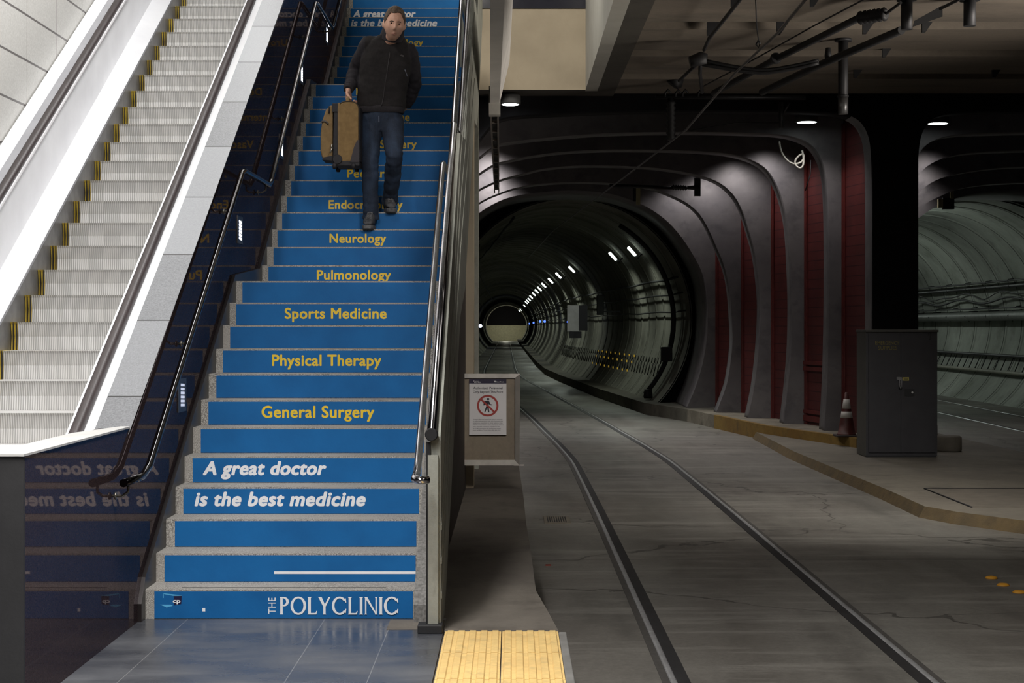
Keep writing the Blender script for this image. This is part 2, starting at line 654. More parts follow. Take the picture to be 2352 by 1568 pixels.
def flare_letters(mb, word, x0, x1, base, cap, y, mi):
    """roman capitals with thick and thin strokes and small flared ends"""
    T, t = .175, .105  # thick / thin, fractions of the capital height
    glyphs = {}

    def bar(x, w=T):  # upright stem with flared feet
        e = .045
        return [[(x - w / 2 - e, 0), (x + w / 2 + e, 0), (x + w / 2, .07), (x + w / 2, .93), (x + w / 2 + e, 1), (x - w / 2 - e, 1), (x - w / 2, .93), (x - w / 2, .07)]]

    def arc(cx, cy, rx, ry, a0, a1, w0=T, w1=t, n=22):
        out = []
        for i in range(n):
            q = []
            for aa in (a0 + (a1 - a0) * i / n, a0 + (a1 - a0) * (i + 1) / n):
                c, s_ = math.cos(R(aa)), math.sin(R(aa))
                w = w1 + (w0 - w1) * abs(c) ** 1.3
                q.append(((cx + c * rx, cy + s_ * ry), (cx + c * (rx - w), cy + s_ * (ry - w * .95))))
            out.append([q[0][0], q[1][0], q[1][1], q[0][1]])
        return out
    glyphs['P'] = (bar(.14) + arc(.30, .73, .33, .27, -90, 90) + [[(.14, .92), (.32, .92), (.32, 1), (.14, 1)], [(.14, .46), (.32, .46), (.32, .54), (.14, .54)]], .70)
    glyphs['O'] = (arc(.52, .5, .52, .52, 0, 360, n=40), 1.08)
    glyphs['L'] = (bar(.14) + [[(.14, 0), (.60, 0), (.66, .20), (.60, .20), (.54, .085), (.14, .085)]], .70)
    glyphs['Y'] = ([[(.31, 0), (.47, 0), (.47, .47), (.31, .47)], [(-.03, 1), (.20, 1), (.47, .47), (.31, .45)], [(.66, 1), (.80, 1), (.47, .44), (.39, .52)], [(.27, 0), (.51, 0), (.47, .06), (.31, .06)]], .84)
    glyphs['C'] = (arc(.52, .5, .52, .52, 42, 318, n=36) + [[(.93, .93), (.97, .68), (.91, .68), (.80, .86)], [(.93, .07), (.97, .32), (.91, .32), (.80, .14)]], 1.02)
    glyphs['I'] = (bar(.14), .30)
    glyphs['N'] = (bar(.10, .09) + bar(.80, .09) + [[(.02, 1), (.20, 1), (.86, 0), (.76, 0)]], .92)
    tot = sum(glyphs[c][1] for c in word) + .05 * (len(word) - 1)
    k = (x1 - x0) / tot
    x = 0
    for c in word:
        polys, w = glyphs[c]
        for p in polys:
            y -= .00003
            mb.add([(x0 + (x + a) * k, y, base + b * cap) for a, b in p], [tuple(range(len(p)))], mi)
        x += w + .05


SX0, SX1 = -2.006, -.557
for i in range(1, 37):
    y0 = nose_y(i)
    y1 = nose_y(i + 1)
    z1 = i * RISE
    z0 = z1 - RISE
    mb = MB().box(XWALL + .002, -.452, y0, y1 + .004 if i < 36 else y0 + 3, max(z0 - .05, 0.0), z1)
    st = mb.build('step', m_stair, stair)
    # vinyl strip
    sk = MB()
    sk.box(SX0 + random.uniform(-.004, .004), SX1 - (.012 if i > 2 else 0), y0 - .0035, y0 - .0002, z0 + .003, z1 - .011, 0)
    yt = y0 - .0042
    mats = [m_blue, m_white, m_yellow, m_cyan, m_navy]
    if i in TXT:
        body, a, b, sl = TXT[i]
        xa, xb = XW(a, y0), XW(b, y0)
        if sl:
            add_text(sk, body, xa, xb, z0 + .052, .080, yt, 1, 0, .22, 1.07, False, .056)
        else:
            add_text(sk, body, xa, xb, z0 + .050, .074, yt, 2, 0, 0, 1.06, False, .035)
    if i == 2:
        sk.box(XW(630, y0), SX1, yt - .0004, y0 - .003, z0 + .047, z0 + .062, 1)
    if i == 1:
        flare_letters(sk, 'POLYCLINIC', XW(642, y0), XW(917, y0), z0 + .026, .098, yt, 1)
        add_text(sk, 'THE', XW(633, y0), XW(633, y0) + .090, z0 + .030, .040, yt, 1, .004, 0, 1.1, rot=True)
        # small printed box mark with white letters
        q = lambda x, y: (XW(350 + x / 7.84, y0), yt, ZC - (1320 + y / 7.84 - CY) * y0 / F)
        sk.add([q(385, 378), q(530, 372), q(522, 520), q(388, 545)], [(0, 1, 2, 3)], 4)
        sk.add([q(205, 330), q(215, 328), q(530, 366), q(530, 374), q(385, 376), q(215, 345)], [(0, 1, 2, 3, 4, 5)], 3)
        sk.add([q(192, 338), q(204, 330), q(206, 412), q(192, 412)], [(0, 1, 2, 3)], 3)
        sk.add([q(140, 530), q(330, 530), q(375, 552), q(270, 580), q(264, 605), q(256, 580)], [(0, 1, 2, 3, 4, 5)], 3)
        add_text(sk, 'cp', q(372, 0)[0], q(508, 0)[0], q(0, 497)[2], .021, yt - .0005, 1, .03)
        sk.box(q(905, 0)[0], q(955, 0)[0], yt - .0004, y0 - .003, q(0, 655)[2], q(0, 595)[2], 1)
    s = sk.build('riser_sticker', mats, st)
    if i in TXT:
        s['label'] = 'blue riser strip lettered %s' % TXT[i][0]
    elif i == 1:
        s['label'] = 'bottom blue riser strip lettered THE POLYCLINIC'
    elif i == 2:
        s['label'] = 'blue riser strip with a thin white line'
    if i == 1:
        MB().box(XW(420, 9.5), XW(888, 9.5), 9.452, 9.476, z1 - .001, z1 + .0012).build('wear_strip', m_grime, st)

# stone kerb up the right side of the flight
up = [(9.28, 0), (9.28, .10)]
for a, b in ((1, 12), (13, 25), (26, 36)):
    up += [(nose_y(a), a * RISE + .03), (nose_y(b), b * RISE + .03)]
yl = nose_y(36)
poly = up + [(yl, 5.4), (13.6, 1.4), (10.4, 0)]
MB().prism(poly, 'X', -.545, -.448).build('side_kerb', M('side_kerb_stone', (.20, .195, .185), (.11, .105, .10), .75, scale=60, detail=3), stair)

# ================================================================== divider wall between stairs and escalator
def top_z(y):
    return 1.096 + .577 * (y - 9.14)


prof = [(7.152, 0), (7.152, 1.088), (9.12, 1.086), (24, top_z(24) - .03), (24, 0)]
wl = MB().prism(prof, 'X', -2.25, XWALL).build('wall_left', m_black)
struct(wl)
MB().prism([(9.07, 1.058), (9.14, 1.098), (24, top_z(24)), (24, top_z(24) - .05)], 'X', -2.272, XWALL + .003).build('coping', m_coping, wl)
sk_ = [(9.30, 0), (9.30, .10)]
for a, b in ((1, 12), (13, 25), (26, 36)):
    sk_ += [(nose_y(a) - (.0 if a == 1 else .12), a * RISE + (.07 if a == 1 else -.03)), (nose_y(b) - .02, b * RISE + .045)]
sk_ += [(nose_y(36), 5.2), (9.9, 0)]
MB().prism(sk_, 'X', XWALL - .01, XWALL + .022).build('skirting', M('skirting_stone', (.016, .012, .012), None, .35), wl)
cap = [(XWALL + .004, 7.12), (XWALL + .004, 9.10), (-2.13, 9.12), (-2.245, 8.55), (-2.25, 7.70), (-6, 7.70), (-6, 7.12)]
MB().prism(cap, 'Z', 1.088, 1.098).build('white_cap', M('cap_white', (.72, .71, .68), (.62, .61, .59), .35), wl)
wf = MB().box(-6, XWALL - .0005, 7.13, 7.151, 0, 1.088).build('wall_front', concrete('matt_grey_panel', (.048, .047, .048), (.040, .039, .040), (.03, .03, .031), .55, 1., 20, .05)[0])
struct(wf)

# ================================================================== escalator
def esc_z(y):  # nosing plane
    return 2.37 + .577 * (y - 15.1)


ESC = empty('escalator', 'bright silver escalator with ribbed steps and yellow step edges', 'escalator', loc=(-3.66, 13, 0))
EX0, EX1 = -4.165, -3.165
for k in range(-9, 17):
    y = 15.1 + .4 * k
    z = 2.37 + .2309 * k
    drop = .2309
    # slightly curved riser below each nosing
    pr = [(y, z), (y + .41, z), (y + .41, z - .03), (y + .06, z - .03), (y + .075, z - .12), (y + .05, z - drop - .01), (y + .02, z - drop - .01), (y + .034, z - .12), (y + .015, z - .02)]
    sp = MB().prism(pr, 'X', EX0 + .055, EX1).build('escalator_step', m_rib, ESC)
    e = MB()
    e.prism(pr, 'X', EX0, EX0 + .055, 0)
    for a in (EX0 + .020, EX0 + .046):
        e.box(a, a + .005, y - .001, y + .05, z - drop, z + .001, 1)
    e.build('step_edge', [m_edgeyellow, m_blackpaint], sp)


def slope_bar(x0, x1, dz0, dz1, ya, yb, mi=0, mbb=None):
    """bar following the escalator slope"""
    mbb = mbb or MB()
    return mbb.prism([(ya, esc_z(ya) + dz0), (ya, esc_z(ya) + dz1), (yb, esc_z(yb) + dz1), (yb, esc_z(yb) + dz0)], 'X', x0, x1, mi)


YA, YB = 10.5, 24.5
# skirts
for a, b in ((EX0 - .02, EX0 - .004), (EX1 + .004, EX1 + .02)):
    slope_bar(a, b, -.28, .125, YA, YB).build('skirt_panel', m_skirt, ESC)
# inner decks, sloping up to the balustrade
for s, xa, xb in ((0, EX0 - .02, -4.385), (1, EX1 + .02, -2.965)):
    d = MB()
    d.hexa([(xa, YA, esc_z(YA) + .10), (xb, YA, esc_z(YA) + .10), (xb, YB, esc_z(YB) + .10), (xa, YB, esc_z(YB) + .10)],
           [(xa, YA, esc_z(YA) + .13), (xb, YA, esc_z(YA) + .20), (xb, YB, esc_z(YB) + .20), (xa, YB, esc_z(YB) + .13)])
    d.build('inner_deck', m_whitepanel, ESC)
# balustrade panels
for xb, xt, t in ((-4.385, -4.362, -.03), (-2.965, -2.935, .03)):
    d = MB()
    d.hexa([(xb, YA, esc_z(YA) + .10), (xb + t, YA, esc_z(YA) + .10), (xb + t, YB, esc_z(YB) + .10), (xb, YB, esc_z(YB) + .10)],
           [(xt, YA, esc_z(YA) + .925), (xt + t, YA, esc_z(YA) + .925), (xt + t, YB, esc_z(YB) + .925), (xt, YB, esc_z(YB) + .925)])
    d.build('balustrade', m_whitesat, ESC)
# moving handrails and outer decks
for cx, s in ((-4.325, -1), (-2.865, 1)):
    h = MB()
    sec = [(-.040, -.03), (-.043, .0), (-.030, .022), (0, .030), (.030, .022), (.043, .0), (.040, -.03)]
    rings = []
    pts = [(10.55, -.62), (10.38, -.45), (10.36, -.2), (10.5, -.03), (10.75, .045)]  # newel turn, relative to esc_z(11.2)+.955
    base = esc_z(10.4) + .955
    path = [(y, base + z) for y, z in ((9.85, -.55), (9.62, -.45), (9.55, -.30), (9.62, -.14), (9.8, -.06), (10.05, -.06))] + [(10.4, base), (13, esc_z(13) + .955), (16, esc_z(16) + .955), (20, esc_z(20) + .955), (YB, esc_z(YB) + .955)]
    for i, (y, z) in enumerate(path):
        a = path[max(i - 1, 0)]
        b = path[min(i + 1, len(path) - 1)]
        tv = Vector((0, b[0] - a[0], b[1] - a[1])).normalized()
        nv = Vector((0, -tv.z, tv.y))
        rings.append([Vector((cx + u, y, z)) + nv * w for u, w in sec])
    h.loft(rings, 0)
    h.build('handrail', m_handrail, ESC)
    slope_bar(cx - .052, cx + .052, .895, .922, YA, YB).build('handrail_track', m_whitepanel, ESC)
slope_bar(-4.455, -4.378, .86, .935, YA, YB).build('grey_strip', m_greydeck, ESC)
slope_bar(-4.60, -4.455, .84, .93, YA, YB).build('outer_deck', m_whitepanel, ESC)
slope_bar(-2.815, -2.262, .84, .93, YA, YB).build('outer_deck', m_whitepanel, ESC)
slope_bar(-2.30, -2.262, -1.0, .84, YA, YB).build('side_cladding', m_whitepanel, ESC)

wt = MB().box(-4.75, -4.612, 7.7, 26, 0, 10).build('wall_far_left', m_tile)
struct(wt)

# ================================================================== handrails
m_brack = M('bracket_steel', (.20, .185, .155), (.14, .13, .11), .3, .8)


def rail_with_brackets(name, label, pts, r, br, wallx, mats=(m_chrome, None)):
    o = empty(name, label, 'handrail', loc=pts[0])
    MB().tube(pts, r, 14).build('rail', mats[0], o)
    for (y, z) in br:
        x = pts[0][0]
        b = MB()
        b.tube([(x, y, z - r), (x, y, z - .055), (x + (wallx - x) * .35, y, z - .075), (wallx, y, z - .075)], .008, 8)
        sgn = 1 if wallx > x else -1
        b.lathe([(.020, 0), (.020, .008), (.012, .010)], (wallx - sgn * .012, y, z - .075), 14, axis='X')
        b.build('bracket', m_brack, o)
    return o


def rail_z(i):
    return i * RISE + .83


XL = -2.0
A = [(XL, 8.62, .835), (XL, 9.05, .83), (XL, 9.22, .87), (XL, 12.40, 2.78), (XL, 12.52, 2.805), (XL, 13.78, 2.805), (XL, 13.90, 2.85), (XL, 17.05, 4.93), (XL, 17.18, 4.955), (XL, 18.60, 4.955), (XL, 18.72, 5.0), (XL, 22.0, 7.0)]


def rz(y, pts):
    for a, b in zip(pts, pts[1:]):
        if a[1] <= y <= b[1]:
            return a[2] + (b[2] - a[2]) * (y - a[1]) / (b[1] - a[1])


rail_with_brackets('handrail', 'polished steel handrail on the black granite wall left of the stairs', A, .0215,
                   [(y, rz(y, A)) for y in (8.72, 10.45, 12.0, 13.6, 15.0, 16.5, 18.4, 19.8)], XWALL)
XR = -.515
B = [(XR + .07, 8.86, .83), (XR + .03, 8.83, .83), (XR, 8.86, .835), (XR, 9.05, .85), (XR, 9.22, .92), (XR, 12.40, 2.83), (XR, 12.52, 2.86), (XR, 13.78, 2.86), (XR, 13.90, 2.90), (XR, 17.05, 4.98), (XR, 17.18, 5.0), (XR, 18.60, 5.0), (XR, 18.72, 5.05), (XR, 22.0, 7.05)]
rail_with_brackets('handrail', 'lower polished steel handrail beside the stair guard on the right', B, .0215,
                   [(y, rz(y, B[3:])) for y in (9.05, 10.45, 12.0, 13.6, 15.0, 16.5, 18.4, 19.8)], -.44, (m_chrome2, None))

# ================================================================== guard on the open side of the stairs
GD = empty('stair_guard', 'solid weathered grey-green guard along the open right side of the stairs', 'guard', loc=(-.41, 9.05, 0))
GX0, GX1 = -.440, -.385


def g_top(y):
    return 1.075 + .589 * (y - 9.02)


gp = [(9.02, .0), (9.02, 1.05), (12.5, g_top(12.5) - .04), (13.75, g_top(12.5) + .05), (17.1, 5.05), (18.6, 5.1), (21.8, 7.0), (21.8, 5.6), (18.6, 3.85), (17.1, 3.75), (13.75, 1.95), (12.5, 1.72), (9.6, 0)]
MB().prism(gp, 'X', GX0, GX1).build('panel', m_guard, GD)
rb = MB()
for dz in (.28, .62, .95):
    rb.prism([(9.03, max(dz * .55 + .02, .1)), (9.03, dz * .55 + .05), (12.5, g_top(12.5) - 1.15 + dz), (17.1, 3.9 + dz), (17.1, 3.87 + dz), (12.5, g_top(12.5) - 1.19 + dz)], 'X', GX1, GX1 + .006)
rb.build('panel_rib', m_guard, GD)
MB().box(-.462, -.438, 9.0, 9.03, .012, 1.02).build('post', m_dark, GD)
MB().box(-.452, -.396, 8.99, 9.018, .03, .95).build('end_channel', m_guard, GD)
MB().box(-.505, -.372, 8.94, 9.06, 0, .045).build('base_plate', m_blackpaint, GD, bevel=.004)
T = [(-.432, 8.98, 1.07), (-.432, 12.48, 3.14), (-.432, 13.78, 3.18), (-.432, 17.1, 5.16), (-.432, 18.6, 5.2), (-.432, 21.8, 7.1)]
MB().tube(T, .026, 14).build('top_rail', m_chrome2, GD)
MB().lathe([(.030, -.02), (.036, -.006), (.036, .02), (.028, .03)], (-.432, 8.98, 1.062), 20, axis='Y').build('end_cap', m_dark, GD)

# brown enclosure below the flight and its end column
struct(MB().prism([(9.75, 0), (9.75, .05), (12.5, 1.70), (13.8, 1.93), (17.1, 3.74), (17.1, 0)], 'X', -.52, -.470).build('wall_under_stairs', m_brown))
struct(MB().box(-.474, -.390, 17.0, 17.35, 0, 3.9).build('trim_2', m_beige))
struct(MB().box(-.60, -.386, 19.3, 19.55, 0, 6.2).build('trim_3', m_guard))

# ================================================================== arch frames around the two tracks
m_arch, _nt, _b, _co, _c = concrete('arch_plaster', (.175, .165, .168), (.125, .118, .126), (.065, .062, .070), .5, .9, 3, .12, (1, 1, 1.2))
m_red = None
m_red, _nt, _b = nt_new('red_siding')
_co = coords(_nt)
_x, _y, _z = sep(_nt, _co)
_c = mixc(_nt, ramp(_nt, noise_n(_nt, _co, 2.2, 5), .3, .7), (.064, .0105, .0105), (.102, .018, .017))
_c = mixc(_nt, line_mask(_nt, _z, .165, 0, .014), _c, (.035, .006, .008))
lk(_nt, _c, _b.inputs['Base Color'])
_b.inputs['Roughness'].default_value = .5
m_redtrim = M('red_trim', (.125, .016, .014), (.085, .012, .010), .5)
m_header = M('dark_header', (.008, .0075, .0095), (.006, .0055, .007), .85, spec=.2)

YB_ = [36.3, 34.4, 32.4, 30.5, 28.5, 26.6]
PROF = [
    [(1572, 933), (1594, 885), (1615, 807), (1621, 730), (1615, 653), (1604, 620), (1591, 595), (1565, 553), (1535, 517), (1504, 492), (1468, 471), (1400, 447), (1310, 440), (1230, 446), (1169, 456), (1125, 476), (1091, 500), (1050, 545), (1025, 600), (1012, 680), (1010, 740), (1016, 820), (1035, 900), (1050, 933)],
    [(1639, 943), (1656, 900), (1666, 868), (1676, 790), (1674, 739), (1669, 664), (1658, 615), (1640, 572), (1611, 507), (1581, 474), (1535, 451), (1484, 433), (1400, 424), (1310, 422), (1230, 427), (1186, 435), (1162, 442), (1118, 459), (1091, 476), (1050, 510), (1020, 570), (1005, 650), (1000, 740), (1005, 820), (1025, 900), (1040, 943)],
    [(1710, 953), (1724, 892), (1734, 807), (1739, 722), (1737.5, 670), (1727, 585), (1712, 534), (1699, 490), (1679, 452), (1645, 422), (1594, 405), (1509, 391), (1420, 386), (1320, 385), (1240, 393), (1213, 401), (1169, 411), (1135, 422), (1091, 444), (1045, 480), (1015, 540), (1000, 640), (995, 740), (1000, 850), (1010, 953)],
    [(1790, 967), (1799, 892), (1807, 807), (1809, 705), (1807, 636), (1802, 533), (1791.5, 476), (1778, 435), (1757, 398), (1730, 378), (1686, 362), (1621, 354), (1500, 350), (1350, 350), (1237, 360), (1169, 374), (1135, 381), (1091, 410), (1045, 450), (1010, 520), (995, 620), (990, 740), (990, 967)],
    [(1881, 982), (1888, 875), (1892, 705), (1892, 533), (1889, 442), (1884, 398), (1875, 371), (1858, 343.5), (1834, 328), (1790, 316), (1722, 313), (1600, 310), (1400, 312), (1254, 323), (1169, 333), (1135, 340), (1091, 376), (1040, 420), (1005, 490), (985, 600), (980, 740), (980, 982)],
    [(1985, 1005), (1987, 875), (1988, 600), (1988, 420), (1985, 340), (1975, 305), (1955, 280), (1920, 268), (1850, 264), (1700, 262), (1450, 262), (1254, 270), (1166, 275), (1132, 289), (1092, 340), (1050, 390), (1015, 470), (990, 600), (985, 740), (985, 1005)]]
WALLX = [XW(a, b) for a, b in zip((1640, 1698, 1765, 1840, 1924), YB_)] + [XW(1990, 26.6) + .12]
MIRX = 11.94  # mirror sum: the wedge pier is symmetric about MIRX / 2
KERB = -.10


def smooth_line(pts, it=2):
    for _ in range(it):
        out = [pts[0]]
        for a, b in zip(pts, pts[1:]):
            out += [(a[0] * .75 + b[0] * .25, a[1] * .75 + b[1] * .25), (a[0] * .25 + b[0] * .75, a[1] * .25 + b[1] * .75)]
        out.append(pts[-1])
        pts = out
    return pts


CEIL = 5.23
names = ['innermost', 'second innermost', 'third', 'fourth', 'second nearest', 'nearest']
for k in range(6):
    y = YB_[k]
    pr = smooth_line([(XW(a, y), ZC - (b - CY) * y / F) for a, b in PROF[k]])
    pr = [(a, max(b, KERB)) for a, b in pr]
    pr[0] = (pr[0][0], KERB)
    pr[-1] = (pr[-1][0], -.36)
    th = .5 if k else 2.6
    xr = WALLX[k] + .05 if k < 5 else 5.99
    outer = [(-2.9, -.36), (-2.9, CEIL + .3), (xr, CEIL + .3), (xr, KERB)]
    ya, yb = (y - th, y) if k else (y - .5, y + 2.1)
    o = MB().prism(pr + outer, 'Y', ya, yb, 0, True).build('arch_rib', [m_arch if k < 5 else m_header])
    tag(o, 'curved grey arch rib over the left track, %s of six counting from the tunnel' % ('first', 'second', 'third', 'fourth', 'fifth', 'sixth')[k] if k not in (0, 5)
        else ('curved grey arch rib hugging the mouth of the left tunnel' if k == 0 else 'dark front arch rib with black header facing the camera'), 'arch', 'arch ribs around the left track')
    if k == 5:  # paler strip standing in for light on the front rib's inner edge
        lit = MB()
        n = len(pr)
        ring0 = [(a - .006, b - (.006 if b > 4.5 else 0)) for a, b in pr[: int(n * .36)]]
        vs = [(a, ya - .003, b) for a, b in ring0] + [(a, yb + .003, b) for a, b in ring0]
        m_ = len(ring0)
        lit.add(vs, [(i, i + 1, m_ + i + 1, m_ + i) for i in range(m_ - 1)], 0, True)
        lit.build('inner_edge', m_arch, o)
    # mirrored rib over the right track
    pm = [(MIRX - a, b) for a, b in pr]
    outer = [(MIRX + 2.9, -.36), (MIRX + 2.9, CEIL + .3), (MIRX - xr + .02, CEIL + .3), (MIRX - xr + .02, KERB)]
    o = MB().prism(pm + outer, 'Y', ya, yb, 0, True).build('arch_rib', [m_arch if k < 5 else m_header])
    tag(o, ('grey arch rib hugging the mouth of the right tunnel', 'second arch rib from the right tunnel mouth', 'third arch rib from the right tunnel mouth',
            'fourth arch rib from the right tunnel mouth', 'fifth arch rib from the right tunnel mouth, behind the right downlight', 'dark front arch rib above the right track')[k], 'arch', 'arch ribs around the right track')

# red siding between the ribs, both sides of the wedge pier
for k in range(5):
    x0, x1 = WALLX[k], WALLX[k + 1]
    y0, y1 = YB_[k] - .5, YB_[k + 1]
    if k == 4:
        x1 = WALLX[4] + (WALLX[4] - WALLX[3]) * .75
    b = [(x0, y0, KERB), (x0 + .06, y0, KERB), (x1 + .06, y1, KERB), (x1, y1, KERB)]
    t = [(v[0], v[1], CEIL + .25) for v in b]
    o = MB().hexa(b, t).build('wall_red_siding', m_red)
    struct(o)
    tr = MB()
    for xx, yy in ((x0 - .035, y0 - .05), (x0 - .012, y0 - .11)):
        tr.box(xx, xx + .022, yy, yy + .05, KERB, CEIL - .2)
    tr.box(x0 - .02, x0 + .03, y0 - .1, y0 - .02, KERB, CEIL - .2)
    tr.build('edge_trim', m_redtrim, o)
    if k == 3:  # red cross bars
        cb = MB()
        for za, zb in ((.86, .93), (.965, 1.03), (KERB + .06, KERB + .16), (KERB + .20, KERB + .26)):
            cb.hexa([(x0 - .05, y0, za), (x0 + .02, y0, za), (x1 + .02, y1, za), (x1 - .05, y1, za)], [(x0 - .05, y0, zb), (x0 + .02, y0, zb), (x1 + .02, y1, zb), (x1 - .05, y1, zb)])
        cb.build('cross_bar', m_redtrim, o)
    b = [(MIRX - v[0], v[1], v[2]) for v in b]
    t = [(MIRX - v[0], v[1], v[2]) for v in t]
    struct(MB().hexa(b, t).build('wall_red_siding', m_red))
# blunt near end of the wedge pier
struct(MB().box(XW(2003, 26.1), MIRX - XW(2003, 26.1), 26.06, 26.6, KERB, CEIL).build('wall_pier_end', m_header))

# ================================================================== ceiling
m_plank = concrete('ceiling_plank', (.20, .168, .135), (.145, .122, .10), (.08, .069, .06), .8, .6, 12, .2, (.35, 1, 1))[0]
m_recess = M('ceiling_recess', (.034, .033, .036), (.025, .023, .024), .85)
m_soffit = concrete('ceiling_beam', (.085, .077, .066), (.065, .058, .05), (.035, .032, .03), .8, .8, 10, .15)[0]
OX = 1.12  # right edge of the stair opening
cl = MB()
yy = 26.05
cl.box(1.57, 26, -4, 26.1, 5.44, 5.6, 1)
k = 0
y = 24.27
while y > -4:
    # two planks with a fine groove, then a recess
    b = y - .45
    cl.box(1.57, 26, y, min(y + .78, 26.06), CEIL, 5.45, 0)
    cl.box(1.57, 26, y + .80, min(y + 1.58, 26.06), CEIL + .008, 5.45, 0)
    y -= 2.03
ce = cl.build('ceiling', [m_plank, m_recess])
struct(ce)
bm_ = MB().box(OX, 1.575, 2, 25.4, CEIL - .002, 5.6)
bm_.box(-9, OX, 25.4, 26.12, CEIL - .002, 5.6)
bm_.box(OX, 1.575, 25.4, 26.12, CEIL - .002, 5.6)
bm_.box(-9, 26, -4, 9.0, CEIL + .02, 5.6)
struct(bm_.build('ceiling_beam', m_soffit))
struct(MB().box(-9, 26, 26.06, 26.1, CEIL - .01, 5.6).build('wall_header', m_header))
# upstand walls of the stair opening
struct(MB().box(-9, OX, 25.38, 25.6, CEIL, 6.46).build('wall_opening_back', m_beige))
struct(MB().box(OX - .005, OX + .18, 9, 25.5, CEIL - .003, 9.5).build('wall_opening_right', M('pale_upstand', (.46, .45, .41), (.40, .39, .35), .7, scale=2)))
struct(MB().box(-9, OX, 25.36, 25.6, 6.46, 9.5).build('window_1', M('dark_glazing', (.02, .02, .03), None, .15)))
struct(MB().box(-9, OX + .2, 9, 25.6, 9.5, 9.7).build('ceiling_upper', M('upper_ceiling', (.5, .5, .48), None, .8)))

# ================================================================== tunnels
m_lining, _nt, _b, _co, _c = concrete('tunnel_lining', (.30, .295, .255), (.20, .195, .165), (.09, .085, .07), .7, .35, 5, .25, (1, .8, 1), .3)
m_lining2, _nt, _b, _co, _c = concrete('tunnel_lining_right', (.36, .375, .34), (.25, .265, .235), (.12, .125, .105), .7, .45, 5, .25, (1, .8, 1), .3)
for nt__, c__ in ((m_lining.node_tree, None), (m_lining2.node_tree, None)):
    b__ = nt__.nodes['Principled BSDF']
    old = b__.inputs['Base Color'].links[0].from_socket
    x__, y__, z__ = sep(nt__, coords(nt__))
    lk(nt__, mixc(nt__, math_n(nt__, 'MULTIPLY', line_mask(nt__, y__, 1.5, 38.26, .07), .8), old, (.02, .02, .017)), b__.inputs['Base Color'])
    b__.inputs['Specular IOR Level'].default_value = .15
    b__.inputs['Roughness'].default_value = .85
CEN = [(0, 1.64), (24, 1.63), (28, 1.52), (31.6, 1.36), (36, 1.17), (40, .97), (47, .62), (54.5, .24), (60, -.05), (66, -.32), (75, -.52), (90, -.60), (107, -.66), (148, -.80), (192, -.95), (235, -1.05)]


def cen(y):
    """track centre line"""
    if y <= CEN[0][0]:
        return CEN[0][1]
    for i in range(len(CEN) - 1):
        a, b = CEN[i], CEN[i + 1]
        if a[0] <= y <= b[0]:
            t = (y - a[0]) / (b[0] - a[0])
            m0 = (b[1] - CEN[max(i - 1, 0)][1]) / (b[0] - CEN[max(i - 1, 0)][0])
            j = min(i + 2, len(CEN) - 1)
            m1 = (CEN[j][1] - a[1]) / (CEN[j][0] - a[0])
            h = b[0] - a[0]
            return ((2 * t ** 3 - 3 * t * t + 1) * a[1] + (t ** 3 - 2 * t * t + t) * h * m0 + (-2 * t ** 3 + 3 * t * t) * b[1] + (t ** 3 - t * t) * h * m1)
    return CEN[-1][1]


def tunnel_bore(fx, y0, y1, zc, r, mat, name, step=1.5):
    mb_ = MB()
    rings = []
    y = y0
    k = 0
    n = 96
    while y < y1:
        for dy, dr in ((0, .0), (.10, .0), (.12, .022), (step * .92, .022), (step * .94, 0.)):
            yy_ = y + dy
            rings.append([Vector((fx(yy_) + (r + dr) * math.cos(2 * PI * j / n), yy_, zc + (r + dr) * math.sin(2 * PI * j / n))) for j in range(n)])
        y += step
        k += 1
    mb_.loft(rings, 0, cap=False, smooth=False)
    return struct(mb_.build(name, mat))


tunnel_bore(lambda y: cen(y) + .27, 38.2, 236, 1.80, 2.78, m_lining, 'wall_tunnel_left')
tunnel_bore(lambda y: 10.70, 38.2, 100, 1.80, 2.78, m_lining2, 'wall_tunnel_right')
# bulkheads closing the gap between the last rib and each bore
for bx, nm in ((cen(38.2) + .27, 'wall_bulkhead_left'), (10.70, 'wall_bulkhead_right')):
    n = 72
    rg = MB()
    rg.add([(bx + r_ * math.cos(2 * PI * j / n), 38.45, 1.8 + r_ * math.sin(2 * PI * j / n)) for r_ in (2.77, 4.9) for j in range(n)], [(j, (j + 1) % n, n + (j + 1) % n, n + j) for j in range(n)])
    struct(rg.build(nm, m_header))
struct(MB().box(-4, 3, 235.6, 236, -.4, 1.85).build('wall_tunnel_end', M('pale_end_wall', (.62, .60, .42), (.5, .48, .34), .7)))
struct(MB().box(-4, 3, 235.5, 236, 1.85, 5).build('wall_tunnel_end', m_header))  # black sheet standing in for the dark upper tunnel
struct(MB().box(6, 18, 99.5, 100, -.4, 5).build('wall_tunnel_end', m_lining2))

# ================================================================== kerbs, islands
KP = [(6.05, 26.05), (5.37, 26.07), (4.44, 29.5), (3.87, 33.9), (3.03, 38.3)]
for yk in (42, 47.3, 54, 60, 70, 85, 105, 140, 190, 234):
    KP.append((cen(yk) + 1.80 + max(0, (47 - yk)) * .02, yk))
left = [(a, b) for a, b in KP[1:4]]
wedge = [(MIRX - 5.37, 26.07), (5.37, 26.07), (4.44, 29.5), (3.87, 33.9), (3.55, 36.3), (MIRX - 3.55, 36.3), (MIRX - 3.87, 33.9), (MIRX - 4.44, 29.5)]
struct(MB().prism(wedge, 'Z', -.36, KERB).build('pier_plinth', m_kerb))
